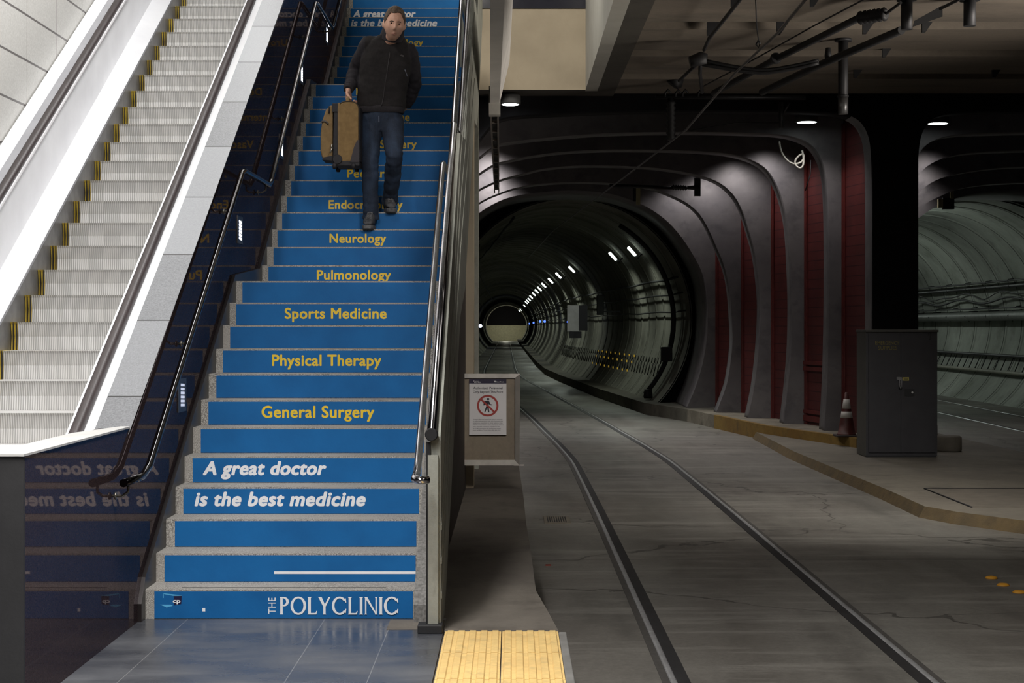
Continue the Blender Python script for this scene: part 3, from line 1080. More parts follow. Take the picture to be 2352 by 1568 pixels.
# worn yellow face along the near part of the plinth, facing the track
yk = MB()
for (xa, ya_), (xb, yb_) in zip(KP[1:3], KP[2:4]):
    yb2, xb2 = (yb_, xb) if yb_ < 31 else (33.0, xa + (xb - xa) * (33.0 - ya_) / (yb_ - ya_))
    yk.add([(xa - .006, ya_ - .004, -.36), (xb2 - .006, yb2 - .004, -.36), (xb2 - .006, yb2 - .004, KERB + .003), (xa - .006, ya_ - .004, KERB + .003),
            (xb2 + .09, yb2 + .02, KERB + .003), (xa + .09, ya_ + .02, KERB + .003)], [(0, 1, 2, 3), (3, 2, 4, 5)])
struct(yk.build('trim_4', m_kerb_yellow))
# low walkway kerb running on along the right side of the left tunnel
kb = MB()
tp = [(a, b) for a, b in KP[3:]]
tp = [(3.7, 35.2)] + tp[1:]
n = len(tp)
vs = []
for a, b in tp:
    vs += [(a, b, -.36), (a, b, -.10), (a + 1.3, b, -.08), (a + 1.3, b, -.36)]
fs = []
for i in range(n - 1):
    for j in range(4):
        fs.append((4 * i + j, 4 * i + (j + 1) % 4, 4 * i + 4 + (j + 1) % 4, 4 * i + 4 + j))
kb.add(vs, fs)
struct(kb.build('tunnel_kerb', concrete('tunnel_kerb_concrete', (.15, .14, .11), (.10, .092, .075), (.04, .036, .03), .85, 1., 9, .3)[0]))

isl = [(4.30, 29.9), (4.20, 25.3), (4.24, 22.1), (4.28, 19.47), (4.27, 17.56), (4.47, 16.98), (4.94, 16.16), (5.5, 15.75), (6.2, 15.75), (6.9, 16.1), (7.5, 17), (7.7, 18.5), (7.75, 25), (7.6, 29.9)]
IZ = -.246
top = [(a + .06 * (1 if a < 6 else -1), b + (.06 if b < 17.2 else 0)) for a, b in isl]
mbi = MB()
n = len(isl)
mbi.add([(a, b, -.36) for a, b in isl] + [(a, b, IZ) for a, b in top], [tuple(range(n, 2 * n))] + [(i, (i + 1) % n, n + (i + 1) % n, n + i) for i in range(n)])
struct(mbi.build('track_island', m_island))
ke = MB()
for i in range(0, 9):
    a, b = isl[i], isl[i + 1]
    c, d = top[i], top[i + 1]
    ke.add([(a[0] - .004, a[1] - .004, -.36), (b[0] - .004, b[1] - .004, -.36), (d[0], d[1], IZ + .003), (c[0], c[1], IZ + .003)], [(0, 1, 2, 3)])
struct(ke.build('trim_5', concrete('worn_brown_kerb', (.15, .105, .05), (.10, .075, .042), (.06, .048, .03), .85, 2., 14, .5)[0]))
hc = MB().box(4.80, 6.9, 17.45, 19.44, IZ, IZ + .006).build('hatch_cover', [M('hatch_concrete', (.155, .135, .11), (.12, .105, .085), .7)])
tag(hc, 'flat rectangular hatch cover set into the concrete island in front of the grey cabinet', 'hatch')
MB().tube([(4.79, 17.44, IZ + .006), (4.79, 19.45, IZ + .006), (6.9, 19.45, IZ + .006)], .009, 6).build('hatch_joint', m_blackpaint, hc)

# ================================================================== track rails
m_rubber = M('flangeway', (.022, .021, .022), (.014, .013, .014), .6)
m_railhead = M('worn_rail_head', (.80, .81, .82), (.60, .60, .61), .3, .7, 9)
m_railbed = M('rail_bed', (.075, .070, .064), (.05, .046, .042), .65, scale=20)


def sweep_flat(offs, y0, y1, z, fx, mat, name, parent=None, crown=False):
    """strip between two lateral offsets from the centre line"""
    mb_ = MB()
    ys = []
    y = y0
    while y < y1:
        ys.append(y)
        y += .6 if y < 45 else 3
    vs = []
    for y in ys:
        c = fx(y)
        w_ = offs[1] - offs[0]
        vs += [(c + offs[0] + w_ * t, y, z + dz) for t, dz in ((0, -.03), (0, -.006 if crown else 0), (.2, -.0015 if crown else 0), (.5, 0), (.8, -.0015 if crown else 0), (1, -.006 if crown else 0), (1, -.03))]
    fs = []
    for i in range(len(ys) - 1):
        for j in range(6):
            fs.append((7 * i + j, 7 * i + j + 1, 7 * i + 8 + j, 7 * i + 7 + j))
    mb_.add(vs, fs, 0, crown)
    return mb_.build(name, mat, parent)


for s, nm in ((-1, 'left'), (1, 'right')):
    hd = sweep_flat((-.755 if s < 0 else .715, -.715 if s < 0 else .755), -3, 230, -.350, cen, m_railhead, 'track_rail', None, True)
    tag(hd, ('shiny steel rail of the left track on the side next to the platform' if s < 0 else 'steel rail of the left track on the side next to the red walls'), 'rail', 'embedded tram rails')
    sweep_flat((-.715 if s < 0 else .640, -.640 if s < 0 else .715), -3, 230, -.356, cen, m_rubber, 'flangeway', hd)
    sweep_flat((-.80 if s < 0 else .755, -.755 if s < 0 else .79), -3, 230, -.356, cen, m_railbed, 'rail_bed', hd)
fr = lambda y: 10.25 if y < 24 else 10.25 + max(0, y - 24) * .028
for s in (-1, 1):
    hd = sweep_flat((s * .735 - .02, s * .735 + .02), 10, 110, -.350, fr, m_railhead, 'track_rail', None, True)
    tag(hd, 'steel rail of the right track, %s side' % ('nearer the island' if s < 0 else 'farther'), 'rail', 'embedded tram rails')
    sweep_flat((s * .735 - .09 if s > 0 else s * .735 + .02, s * .735 - .02 if s > 0 else s * .735 + .09), 10, 110, -.356, fr, m_rubber, 'flangeway', hd)

# ================================================================== step lights in the black wall
m_plate = M('step_light_plate', (.16, .16, .165), (.12, .12, .125), .4, .7)
m_slot = EM('step_light_glow', (.86, .90, 1.0), 5.0)
m_slot_dim = EM('step_light_dim', (.62, .68, .85), .75)
first = None
LBL = ('lowest of the louvred step lights, dim, by the lower handrail', 'bright louvred step light second from the bottom of the black wall', 'bright louvred step light level with the suitcase, third from the bottom',
       'bright louvred step light fourth from the bottom of the black wall', 'topmost bright louvred step light in the black wall')
for i, (px, py) in enumerate(((417, 907), (550, 528), (646, 338), (692, 169), (750, 80))):
    y = 2.08 * F / (CX - px)
    z = ZC - (py - CY) * y / F
    o = empty('step_light', LBL[i], 'step light', 'step lights in the black granite wall', (XWALL, y, z))
    w_, h_ = .125, .105
    fr_ = MB()
    xa, xb = XWALL, XWALL + .006
    for r_ in ((y - w_, y + w_, z + h_ * .72, z + h_), (y - w_, y + w_, z - h_, z - h_ * .72), (y - w_, y - w_ * .45, z - h_ * .72, z + h_ * .72), (y + w_ * .70, y + w_, z - h_ * .72, z + h_ * .72)):
        fr_.box(xa, xb, *r_)
    fr_.box(XWALL, XWALL + .001, y - w_, y + w_, z - h_, z + h_)
    fr_.build('faceplate', m_plate, o)
    lv = MB()
    for j in range(6):
        zz = z - .068 + j * .0252
        lv.hexa([(xa + .001, y - .05, zz), (xa + .001, y + .08, zz - .006), (xa + .004, y + .08, zz - .006), (xa + .004, y - .05, zz)],
                [(xa + .001, y - .05, zz + .016), (xa + .001, y + .08, zz + .010), (xa + .004, y + .08, zz + .010), (xa + .004, y - .05, zz + .016)])
    lv.build('louvre', m_slot_dim if i == 0 else m_slot, o)

# ================================================================== downlights
m_lamp = EM('downlight_glow', (.92, 1.0, .97), 9)
m_house = M('downlight_housing', (.10, .10, .10), (.08, .08, .08), .6)


def downlight(x, y, z, label, r=.155):
    o = empty('downlight', label, 'ceiling light', 'round downlights between the arch ribs', (x, y, z))
    MB().lathe([(r + .025, 0), (r + .03, .02), (r + .03, .13), (r + .01, .15)], (x, y, z), 28).build('housing', m_house, o)
    MB().lathe([(r, -.004), (r, .002)], (x, y, z), 28).build('lens', m_lamp, o)
    return o


downlight(XW(1853, 27.3), 27.3, ZC - (281 - CY) * 27.3 / F, 'round glowing downlight over the red panels, left of the dark pier')
downlight(XW(2154, 27.3), 27.3, ZC - (284 - CY) * 27.3 / F, 'round glowing downlight over the right track, right of the dark pier')
downlight(XW(1172, 25.7), 25.7, ZC - (240 - CY) * 25.7 / F, 'small downlight half hidden behind the hanging cable trough', .13)

# ================================================================== tunnel lights
m_tube = EM('tunnel_light_glow', (.86, 1.0, .92), 4)
TL = [(1455, 576), (1407, 591), (1309, 624.5), (1279.6, 637), (1263, 647.5), (1246, 659), (1235.7, 668), (1228.6, 674), (1222, 680.6), (1216, 687), (1212, 692), (1208, 696), (1205.6, 699), (1202, 705), (1194, 714), (1190.5, 717)]
ORD = ['first', 'second', 'third', 'fourth', 'fifth', 'sixth', 'seventh', 'eighth', 'ninth', 'tenth', 'eleventh', 'twelfth', 'thirteenth', 'fourteenth', 'fifteenth', 'last', 'last']
for i, (px, py) in enumerate(TL):
    y = 1.93 * F / (750 - py)
    x = XW(px, y)
    z = 1.64 + 1.93
    c = cen(y) + .27
    # sit just inside the lining on its upper right
    v = Vector((x - c, z - 1.8))
    v = v.normalized() * 2.62
    x, z = c + v.x, 1.8 + v.y
    t = Vector((v.y, -v.x)).normalized()
    big = 1.0 if i < 2 else .95
    o = empty('tunnel_light', ('%s tunnel wall light counting from the tunnel mouth' % ORD[i]) + (', a bright white capsule' if i == 1 else ''), 'tunnel light', 'row of lights along the right wall of the left tunnel', (x, y, z))
    a = Vector((x, y, z))
    tv = Vector((t.x, 0, t.y))
    MB().tube([a - tv * .17, a - tv * .15, a + tv * .11, a + tv * .13], [.022, .040, .038, .022], 12).build('lens', m_tube, o)
    if i < 9:
        MB().tube([a + tv * .13, a + tv * .24], .03, 8).build('ballast', m_plate, o)
        nv = Vector((v.x, 0, v.y)).normalized()
        MB().tube([a + tv * .2, a + tv * .2 + nv * .19], .02, 6).build('bracket', m_dark, o)

# small blue signal lamps deep in the tunnel
m_bl = EM('blue_signal', (.06, .14, 1.0), 3)
m_bw = EM('blue_white_signal', (.55, .68, 1.0), 6)
for i, (px, py, d, s, mt, lb) in enumerate(((1097, 748.5, 160, .12, m_bl, 'blue signal lamp low on the far left tunnel wall, left one'), (1103.5, 748.5, 160, .17, m_bw, 'bright bluish white signal lamp on the far left tunnel wall'),
                                            (1303.5, 739, 57, .028, m_bl, 'tiny blue lamp on the edge of the pale panel in the tunnel'), (1251, 738, 84, .06, m_bl, 'tiny blue lamp on the right tunnel wall, nearest of four'),
                                            (1240.5, 738, 92, .06, m_bl, 'tiny blue lamp on the right tunnel wall, second of four'), (1225.5, 741, 110, .06, m_bl, 'tiny blue lamp on the right tunnel wall, third of four'),
                                            (1216, 743, 130, .06, m_bl, 'tiny blue lamp on the right tunnel wall, farthest of four'))):
    p = P(px, py, d)
    o = MB().lathe([(s * .4, -s * .3), (s, -s * .2), (s, .05), (s * .6, .2)], p, 12, axis='Y').build('signal_lamp', mt)
    tag(o, lb, 'signal lamp')

# ================================================================== equipment on the right wall of the left tunnel
def wallpt(y, z, inset=.0):
    """point on the right lining at depth y and height z"""
    c = cen(y) + .27
    r = 2.78 - inset
    return c + math.sqrt(max(r * r - (z - 1.8) ** 2, 0))


y = 56.0
p0, p1 = P(1303, 761, y), P(1329, 701, y)
o = empty('equipment_panel', 'pale rectangular panel standing off the right wall inside the left tunnel', 'panel', loc=(p0.x, y, p0.z))
MB().box(p0.x, p1.x, y, y + .05, p0.z, p1.z).build('board', M('pale_panel', (.80, .80, .76), (.62, .62, .58), .6, scale=3), o)
MB().box(p1.x - .02, p1.x + .30, y + .05, y + .5, p0.z + .03, p1.z).build('dark_back', m_blackpaint, o)
MB().box(p0.x + .08, p1.x + .1, y + .05, y + .3, p0.z - .22, p0.z).build('cable_box', m_dark, o)
y = 50.0
p0, p1 = P(1371, 723, y), P(1387, 678, y)
o = empty('junction_box', 'dark upright junction box high on the right tunnel wall', 'box', loc=(p0.x, y, p0.z))
MB().box(p0.x, p1.x, y, y + .25, p0.z, p1.z).build('case', m_blackpaint, o, bevel=.01)
MB().box(p1.x, p1.x + .5, y + .08, y + .16, p0.z + .08, p0.z + .12).build('mount_arm', m_dark, o)
y = 39.6
p0 = P(1528, 812, y)
o = empty('conduit_box', 'dark grey conduit box on the thick pipe just inside the left tunnel', 'box', loc=p0)
MB().box(p0.x - .10, p0.x + .16, y - .1, y + .15, p0.z - .18, p0.z + .16).build('case', m_dark, o, bevel=.012)
# thick curved conduit following the lining just inside the mouth
pts = []
for a in range(-42, 62, 6):
    pts.append((cen(39.8) + .27 + 2.60 * math.cos(R(a)), 39.8, 1.8 + 2.60 * math.sin(R(a))))
o = empty('curved_conduit', 'pair of black pipes curving down the lining just inside the left tunnel mouth', 'pipe', loc=pts[0])
MB().tube(pts, .055, 10).build('pipe', m_blackpaint, o)
pts2 = [(cen(40.3) + .27 + 2.64 * math.cos(R(a)), 40.3, 1.8 + 2.64 * math.sin(R(a))) for a in range(-42, 40, 6)]
MB().tube(pts2, .035, 8).build('pipe', m_dark, o)
MB().lathe([(.10, 0), (.11, .05), (.09, .22)], (pts[0][0] + .05, 39.75, pts[0][2] - .12), 14).build('pipe_foot', m_blackpaint, o)
# rows of small anchor marks with yellow reflectors, low on the lining
m_anchor = M('anchor', (.03, .03, .026), None, .7)
m_refl = EM('reflector', (.75, .48, .06), .22)  # faint glow of its own stands in for light thrown back
an, rf = MB(), MB()
k = 0
y = 41.0
while y < 74:
    for zz, hh in ((.55, .16), (.78, .07)):
        x = wallpt(y, zz, .06)
        b = an
        b.tube([(x, y, zz - hh), (wallpt(y, zz + hh, .06), y, zz + hh)], .010 + y * .0001, 5)
    if 46 < y < 57 and k % 2 == 0:
        for zz in (.42, .66, .83):
            x = wallpt(y, zz, .085)
            rf.box(x - .03, x, y - .03, y + .03, zz - .03, zz + .03)
    y += .55 + (y - 41) * .006
    k += 1
o = an.build('wall_anchor_strip', m_anchor)
tag(o, 'band of short dark anchor rods low on the curved right wall of the left tunnel', 'anchors', kind='stuff')
o2 = rf.build('reflector_strip', m_refl)
tag(o2, 'scatter of small yellow reflectors low on the right wall of the left tunnel', 'reflectors', kind='stuff')
# dark cables along the tunnel walls
for i, (side, ang, rr, lb) in enumerate(((1, 22, .03, 'dark cable along the right tunnel wall just below the row of lights'), (1, 14, .022, 'thin cable along the right tunnel wall, second below the lights'), (1, 5, .02, 'thin cable at eye height on the right tunnel wall'),
                                         (-1, 40, .03, 'dark cable high on the left wall of the left tunnel'), (-1, 62, .03, 'dark cable near the crown of the left tunnel'), (-1, 10, .05, 'thick dark cable midway up the left wall of the left tunnel'))):
    pts = []
    y = 38.6
    while y < 170:
        sag = .05 * abs(math.sin(y * .5))
        c = cen(y) + .27
        a = R(ang)
        pts.append((c + side * 2.70 * math.cos(a), y, 1.8 + 2.70 * math.sin(a) - sag))
        y += 2.2
    tag(MB().tube(pts, rr, 6).build('tunnel_cable', m_blackpaint), lb, 'cable')

# ================================================================== right tunnel fittings
def rw(y, z, inset):
    return 10.70 + math.sqrt((2.78 - inset) ** 2 - (z - 1.8) ** 2)


for i, (z, r, mt, lb) in enumerate(((2.72, .045, m_dark, 'upper dark pipe along the wall of the right tunnel'), (2.86, .025, m_blackpaint, 'thin conduit above the upper pipe in the right tunnel'), (2.15, .02, m_blackpaint, 'thin cable just above the thick pipe in the right tunnel'),
                                    (1.93, .13, M('thick_pipe', (.13, .135, .125), (.09, .095, .088), .5), 'thick grey pipe along the wall of the right tunnel'))):
    o = empty('wall_pipe', lb, 'pipe', 'pipes on the right tunnel wall', (rw(39, z, .2), 39, z))
    pts = [(rw(y, z, .12 + r), y, z) for y in [38.5 + 1.5 * k for k in range(30)]]
    MB().tube(pts, r, 12).build('pipe', mt, o)
    for k in range(12):
        y = 40 + 2.1 * k
        MB().tube([(rw(y, z, .12 + r), y, z - r * 1.08), (rw(y, z, .12 + r) - r * 1.1, y, z), (rw(y, z, .12 + r), y, z + r * 1.08), (rw(y, z, 0), y, z + r + .02)], .016, 6).build('clamp', m_blackpaint, o)
pts = [(rw(y, 2.4, .15), y, 2.36 + .07 * math.sin(y * 1.3)) for y in [40 + .5 * k for k in range(50)]]
tag(MB().tube(pts, .03, 8).build('wall_cable', m_blackpaint), 'sagging black cable between the pipes of the right tunnel', 'cable')
tag(MB().tube([(a, b, c + .16 + .05 * math.sin(b * 2.1)) for a, b, c in pts[4:40]], .018, 6).build('wall_cable', m_dark), 'thin drooping cable below the upper pipe of the right tunnel', 'cable')
o = empty('walkway_rail', 'low sloping guard rail strip with posts along the right tunnel wall', 'railing', loc=(rw(39, .8, .1), 39, .43))
ys = [38.5 + 1.5 * k for k in range(30)]
MB().tube([(rw(y, .86, .12), y, .86) for y in ys], .045, 8).build('top_rail', m_dark, o)
MB().tube([(rw(y, .43, .12), y, .43) for y in ys], .05, 8).build('bottom_rail', M('pale_rail', (.24, .235, .19), (.17, .165, .135), .6), o)
for k in range(46):
    y = 39 + .62 * k
    MB().tube([(rw(y, .43, .1), y, .45), (rw(y, .86, .1), y + .1, .85)], .014, 5).build('post', m_dark, o)
# signal post hanging at the mouth of the right tunnel
p = P(2186, 440, 35)
o = empty('signal_bracket', 'small yellowish bracket post hanging at the right tunnel mouth', 'bracket', loc=p)
m_ylw = M('pale_yellow_paint', (.36, .33, .19), (.29, .27, .15), .6)
MB().box(p.x - .035, p.x + .035, 34.97, 35.03, p.z - .16, p.z + .28).build('post', m_ylw, o)
q = P(2160, 467, 35)
MB().box(q.x - .05, q.x + .05, 34.97, 35.05, q.z - .09, q.z + .09).build('flag', m_ylw, o)
MB().box(q.x + .05, p.x + .05, 34.98, 35.08, q.z - .12, q.z + .12).build('signal_box', m_blackpaint, o)
p = P(1466, 452, 33.7)
o = empty('signal_bracket', 'pale short bracket post hanging at the mouth of the left tunnel', 'bracket', loc=p)
MB().box(p.x - .05, p.x + .035, 33.6, 33.68, p.z - .17, p.z + .22).build('post', m_ylw, o)
MB().box(p.x - .11, p.x - .055, 33.6, 33.66, p.z - .1, p.z + .22).build('hanger', m_blackpaint, o)

# ================================================================== overhead line equipment
def pp(lst, d):
    return [P(a, b, d) for a, b in lst]


def insul(o, a, b, r0, r1, n=7):
    a, b = Vector(a), Vector(b)
    pts, rs = [], []
    for i in range(n * 2 + 1):
        pts.append(a + (b - a) * i / (n * 2))
        rs.append(r1 if i % 2 else r0)
    MB().tube(pts, rs, 10).build('insulator', m_blackpaint, o)


D1 = 22.5
o = empty('support_arm', 'upper dark pipe arm under the ceiling, slanting up to a ribbed insulator', 'support arm', loc=P(1639, 212, D1))
MB().tube([P(1639, 214, D1), P(1785, 134, 20.6), P(1976, 40, 18.4)], .042, 10).build('pipe', m_blackpaint, o)
insul(o, P(1972, 42, 18.4), P(2036, 32, 18.1), .045, .078, 6)
MB().tube([P(2036, 31, 18.1), P(2069, 6, 17.5)], .016, 8).build('rod', m_blackpaint, o)
MB().tube([P(1700, 182, 21.6), P(1710, 168, 21.5), P(1790, 128, 20.5)], .016, 6).build('rod', m_blackpaint, o)
MB().lathe([(.06, -.05), (.075, 0), (.06, .05)], P(1782, 134, 20.6), 10, axis='Y').build('clamp', m_blackpaint, o)
o = empty('support_arm', 'lower dark pipe arm slanting up to the right across the ceiling', 'support arm', loc=P(1755, 210, 22.6))
MB().tube([P(1750, 212, 22.6), P(1880, 150, 20.8), P(2071, 69, 18.5)], .047, 10).build('pipe', m_blackpaint, o)
MB().hexa(list(pp([(2096, 62), (2100, 48), (2165, 12), (2165, 38)], 18.2)), list(pp([(2096, 62), (2100, 48), (2165, 12), (2165, 38)], 18.1))).build('joint_block', m_blackpaint, o)
MB().tube([P(2160, 20, 18.0), P(2200, 0, 17.4), P(2215, -12, 17.2)], .018, 8).build('rod', m_blackpaint, o)
MB().lathe([(.03, 0), (.045, .05), (.03, .15)], P(1902, 138, 20.5), 8).build('clamp', m_blackpaint, o)
m_postg = M('galvanised_post', (.050, .050, .054), (.035, .035, .038), .55, .5)
for i, (px, y1, w_, d, lb) in enumerate(((1936.5, 262, .063, 20.9, 'vertical dark drop post with a paler foot, hanging in front of the black header'), (2082.5, 68, .064, 18.3, 'thick vertical drop post at the end of the lower pipe arm'), (2227, 60, .066, 18.3, 'thick short drop post alone at the upper right'))):
    a = P(px, y1, d)
    o = empty('drop_post', lb, 'post', 'overhead line drop posts', (a.x, d, a.z))
    MB().tube([a, (a.x, d, CEIL + .02)], w_, 16).build('tube', m_postg, o)
    MB().tube([(a.x, d, CEIL - .03), (a.x, d, CEIL + .005)], w_ * 1.7, 16).build('flange', m_postg, o)
    if i == 0:
        MB().tube([a - Vector((0, .003, .001)), (a.x, d - .003, a.z + .22)], w_ * .99, 16).build('foot', m_plate, o)
        MB().tube([(a.x, d, a.z + .21), (a.x, d, a.z + .235)], w_ * 1.12, 16).build('collar', m_blackpaint, o)
o = empty('cross_pipe', 'horizontal dark pipe along the top edge of the black header, carrying cable clamps', 'pipe', loc=P(1508, 222, 24.5))
MB().tube([P(1506, 222, 24.5), P(1850, 224, 24.5)], .035, 10).build('pipe', m_dark, o)
for px in (1528, 1552, 1568, 1604):
    MB().tube([P(px, 222, 24.45), P(px, 214, 24.45), P(px + 6, 206, 24.45), P(px + 12, 214, 24.45)], .018, 8).build('clamp', m_dark, o)
MB().tube([P(1540, 225, 24.5), P(1542, 260, 24.5), P(1541, 318, 24.5)], .045, 10).build('drop_tube', m_dark, o)
insul(o, P(1541, 232, 24.42), P(1541, 322, 24.42), .05, .075, 8)
MB().tube([P(1794, 235, 24.5), P(1794, 294, 24.5)], .035, 8).build('bracket_post', m_dark, o)
MB().tube([P(1813, 236, 24.5), P(1798, 262, 24.5)], .02, 6).build('brace', m_dark, o)
MB().tube([P(1545, 196, 24.4), P(1552, 186, 24.4), P(1568, 190, 24.4)], [.10, .12, .07], 8).build('clamp_head', m_blackpaint, o)
# node with wires
o = empty('wire_node', 'black wire clamp under the ceiling where the feeder cables meet', 'clamp', loc=P(1612, 133, 20.8))
MB().tube([P(1584, 142, 20.8), P(1612, 136, 20.8), P(1616, 122, 20.8)], [.065, .10, .055], 10).build('clamp', m_blackpaint, o)
MB().tube([P(1602, 146, 20.8), P(1578, 168, 21.6), P(1560, 186, 22.4)], .022, 8).build('rod', m_blackpaint, o)
MB().tube([P(1609, 142, 20.8), P(1608, 170, 21.6), P(1613, 212, 22.8)], .024, 8).build('rod', m_blackpaint, o)
for n_, (a, s) in enumerate(((138, 0), (148, 4))):
    pts = []
    for i in range(15):
        t = i / 14
        x_ = 1614 + (1880 - 1614) * t
        y_ = a + (24 - s) * math.sin(min(t * 1.6, 1) * PI / 2) - max(0, t - .5) ** 1.4 * 62
        pts.append(P(x_, y_, 20.8 - .6 * t))
    MB().tube(pts, .024, 8).build('feeder_cable', m_blackpaint, o)


def wire(pxs, r, label, mt=m_blackpaint, nm='overhead_wire'):
    return tag(MB().tube([P(*p) for p in pxs], r, 6).build(nm, mt), label, 'wire')


wire([(1712, -20, 17.0), (1696, 4, 17.5), (1629, 88, 19.8), (1617, 115, 20.6)], .022, 'thick feeder wire coming down to the black clamp from the top edge')
wire([(1870, -22, 13.6), (1847, 2, 14), (1786, 76, 16), (1690, 166, 18.6), (1576, 298, 22), (1480, 372, 25.5), (1410, 425, 29), (1270, 530, 38.5), (1215, 590, 47)], .014, 'contact wire running diagonally down over the left track into the tunnel', M('contact_wire', (.10, .09, .085), None, .35, .8))
wire([(2010, -15, 16.8), (1866, 61, 19.3), (1740, 132, 21.2), (1614, 199, 23)], .010, 'thin wire crossing behind the pipe arms')
wire([(1735, -20, 17), (1738, 60, 18.9), (1742, 92, 19.8)], .008, 'thin vertical hanger wire with a hook, above the cables')
wire([(1740, 92, 19.8), (1746, 100, 19.8), (1742, 110, 19.8), (1737, 102, 19.8), (1742, 95, 19.8)], .012, 'small hook at the end of the vertical hanger wire', nm='wire_hook')
wire([(1582, 300, 25.6), (1690, 282, 25.6), (1790, 282, 25.6)], .007, 'thin slack wire across the black header')
o = empty('registration_arm', 'black horizontal rod with a ribbed insulator in front of the arch ribs', 'support arm', loc=P(1440, 428, 33))
MB().tube([P(1400, 426, 33), P(1548, 431, 33)], .035, 10).build('rod', m_blackpaint, o)
insul(o, P(1544, 430, 33), P(1578, 431, 33), .035, .06, 6)
MB().tube([P(1578, 431, 33), P(1604, 430, 33)], [.03, .055], 8).build('end_clamp', m_blackpaint, o)
a, b = P(1595, 450, 33), P(1609, 408, 33)
MB().box(a.x, b.x, 32.98, 33.06, a.z, b.z).build('end_plate', m_blackpaint, o)
wt_ = M('white_cable', (.58, .56, .50), None, .5)
hx = 27.9
pts = [(1790, 325), (1793, 345), (1802, 362), (1815, 374), (1828, 377), (1842, 372), (1847, 360), (1844, 352), (1834, 358), (1826, 368), (1826, 378), (1836, 387), (1845, 382), (1846, 362), (1842, 345)]
sp = smooth_line(pts, 2)
tag(MB().tube([P(a, b, hx - .02 * i / len(sp)) for i, (a, b) in enumerate(sp)], .016, 8).build('hanging_cable', wt_), 'loose pale cable looping down in front of an arch rib', 'cable')
wire([(1862, 368, 27.9), (1861, 400, 27.9), (1850, 438, 27.9)], .010, 'dark loose cable hanging down the red siding', nm='hanging_cable')
# dark wedges standing in for shadow pockets in the ceiling
for i, (px, py) in enumerate(((1690, 2), (1634, 70), (1794, 68), (1872, 2), (1992, 66), (2128, 62), (2036, 120), (1970, 168), (2288, 168))):
    d = 3.55 * F / (750 - py)
    p = P(px, py, d)
    pr = [(p.x - .05, p.z + .10), (p.x + .10, p.z + .10), (p.x - .01, p.z - .06), (p.x - .05, p.z - .06)]
    o = MB().prism(pr, 'Y', d, d + .05).build('ceiling_shadow_wedge', m_blackpaint)
    tag(o, 'small dark wedge imitating a ceiling shadow, %s' % ('near the top edge above the feeder wire', 'beside the feeder wire left of the clamp', 'right of the thin vertical hanger', 'at the top edge right of the hanger', 'under the upper ribbed insulator', 'between the two thick drop posts', 'right of the paler drop post, upper', 'right of the paler drop post, lower', 'alone at the far right')[i], 'bracket', 'ceiling shadow wedges')

# ================================================================== cable trough above the stair edge
m_trough = M('trough_grey', (.72, .69, .66), (.60, .575, .55), .5, scale=2)
o = empty('cable_trough', 'pale grey hanging cable trough running away above the stair edge', 'trough', loc=(-.15, 13, 4.3))
tr = MB()
ya, yb = 12.6, 20.0
tr.hexa([(-.165, ya, 4.30), (-.045, ya, 4.30), (-.150, yb, 4.30), (-.262, yb, 4.30)], [(-.165, ya, 4.8), (.045, ya, 4.8), (-.03, yb, 4.8), (-.262, yb, 4.8)])
tr.build('channel', m_trough, o)
MB().box(-.275, -.14, 19.9, 20.1, 4.16, 4.5).build('end_bracket', M('pale_bracket', (.55, .53, .49), None, .5), o)
for y in (14.5, 18.8):
    MB().tube([(-.12, y, 4.75), (-.12, y, CEIL + .6)], .012, 8).build('hanger_rod', m_dark, o)
o = empty('cable_ladder', 'narrow cable ladder with pale rungs continuing from the hanging trough', 'cable ladder', loc=(-.3, 20, 4.3))
yb2 = 33.3
for xa, xb in ((-.262, -.345), (-.17, -.262)):
    MB().hexa([(xa - .012, 20.1, 4.30), (xa + .012, 20.1, 4.30), (xb + .010, yb2, 4.30), (xb - .010, yb2, 4.30)], [(xa - .012, 20.1, 4.42), (xa + .012, 20.1, 4.42), (xb + .010, yb2, 4.42), (xb - .010, yb2, 4.42)]).build('side_rail', M('ladder_rail', (.20, .175, .155), None, .6), o)
for k in range(12):
    y = 20.9 + 1.05 * k
    t = (y - 20.1) / (yb2 - 20.1)
    MB().box(-.262 - .083 * t, -.17 - .092 * t, y, y + .05, 4.31, 4.34).build('rung', M('ladder_rung', (.38, .33, .29), None, .6) if k == 0 else bpy.data.materials['ladder_rung'], o)
MB().hexa([(-.25, 20.1, 4.36), (-.18, 20.1, 4.36), (-.275, yb2, 4.36), (-.335, yb2, 4.36)], [(-.25, 20.1, 4.42), (-.18, 20.1, 4.42), (-.275, yb2, 4.42), (-.335, yb2, 4.42)]).build('cable_bundle', m_blackpaint, o)

# ================================================================== barrier panel with warning sign
BY = 16.6
fx = lambda px: XW(px, BY)
fz = lambda py: ZC - (py - CY) * BY / F
m_bpanel = concrete('taupe_panel', (.30, .245, .18), (.245, .20, .148), (.17, .14, .108), .6, 2.5, 25, .06, (1, 1, .35))[0]
m_bsteel = M('barrier_steel', (.72, .68, .62), (.52, .49, .45), .4, .25, 5, stretch=(1, 1, 1))
m_bside = M('barrier_side', (.22, .20, .175), (.17, .155, .135), .5)
o = empty('barrier_panel', 'taupe metal barrier panel with bright steel rails, closing the walkway beside the stairs', 'barrier', loc=(fx(1126), BY, 0))
MB().box(fx(1058), fx(1182), BY, BY + .04, fz(1056), fz(868)).build('panel', m_bpanel, o)
MB().prism([(fx(1064), fz(868)), (fx(1060), fz(858)), (fx(1195), fz(858)), (fx(1182), fz(868))], 'Y', BY - .02, BY + .05).build('top_rail', m_bsteel, o)
MB().prism([(fx(1056), fz(1068)), (fx(1058), fz(1056)), (fx(1182), fz(1056)), (fx(1193), fz(1068))], 'Y', BY - .02, BY + .05).build('bottom_rail', m_bsteel, o)
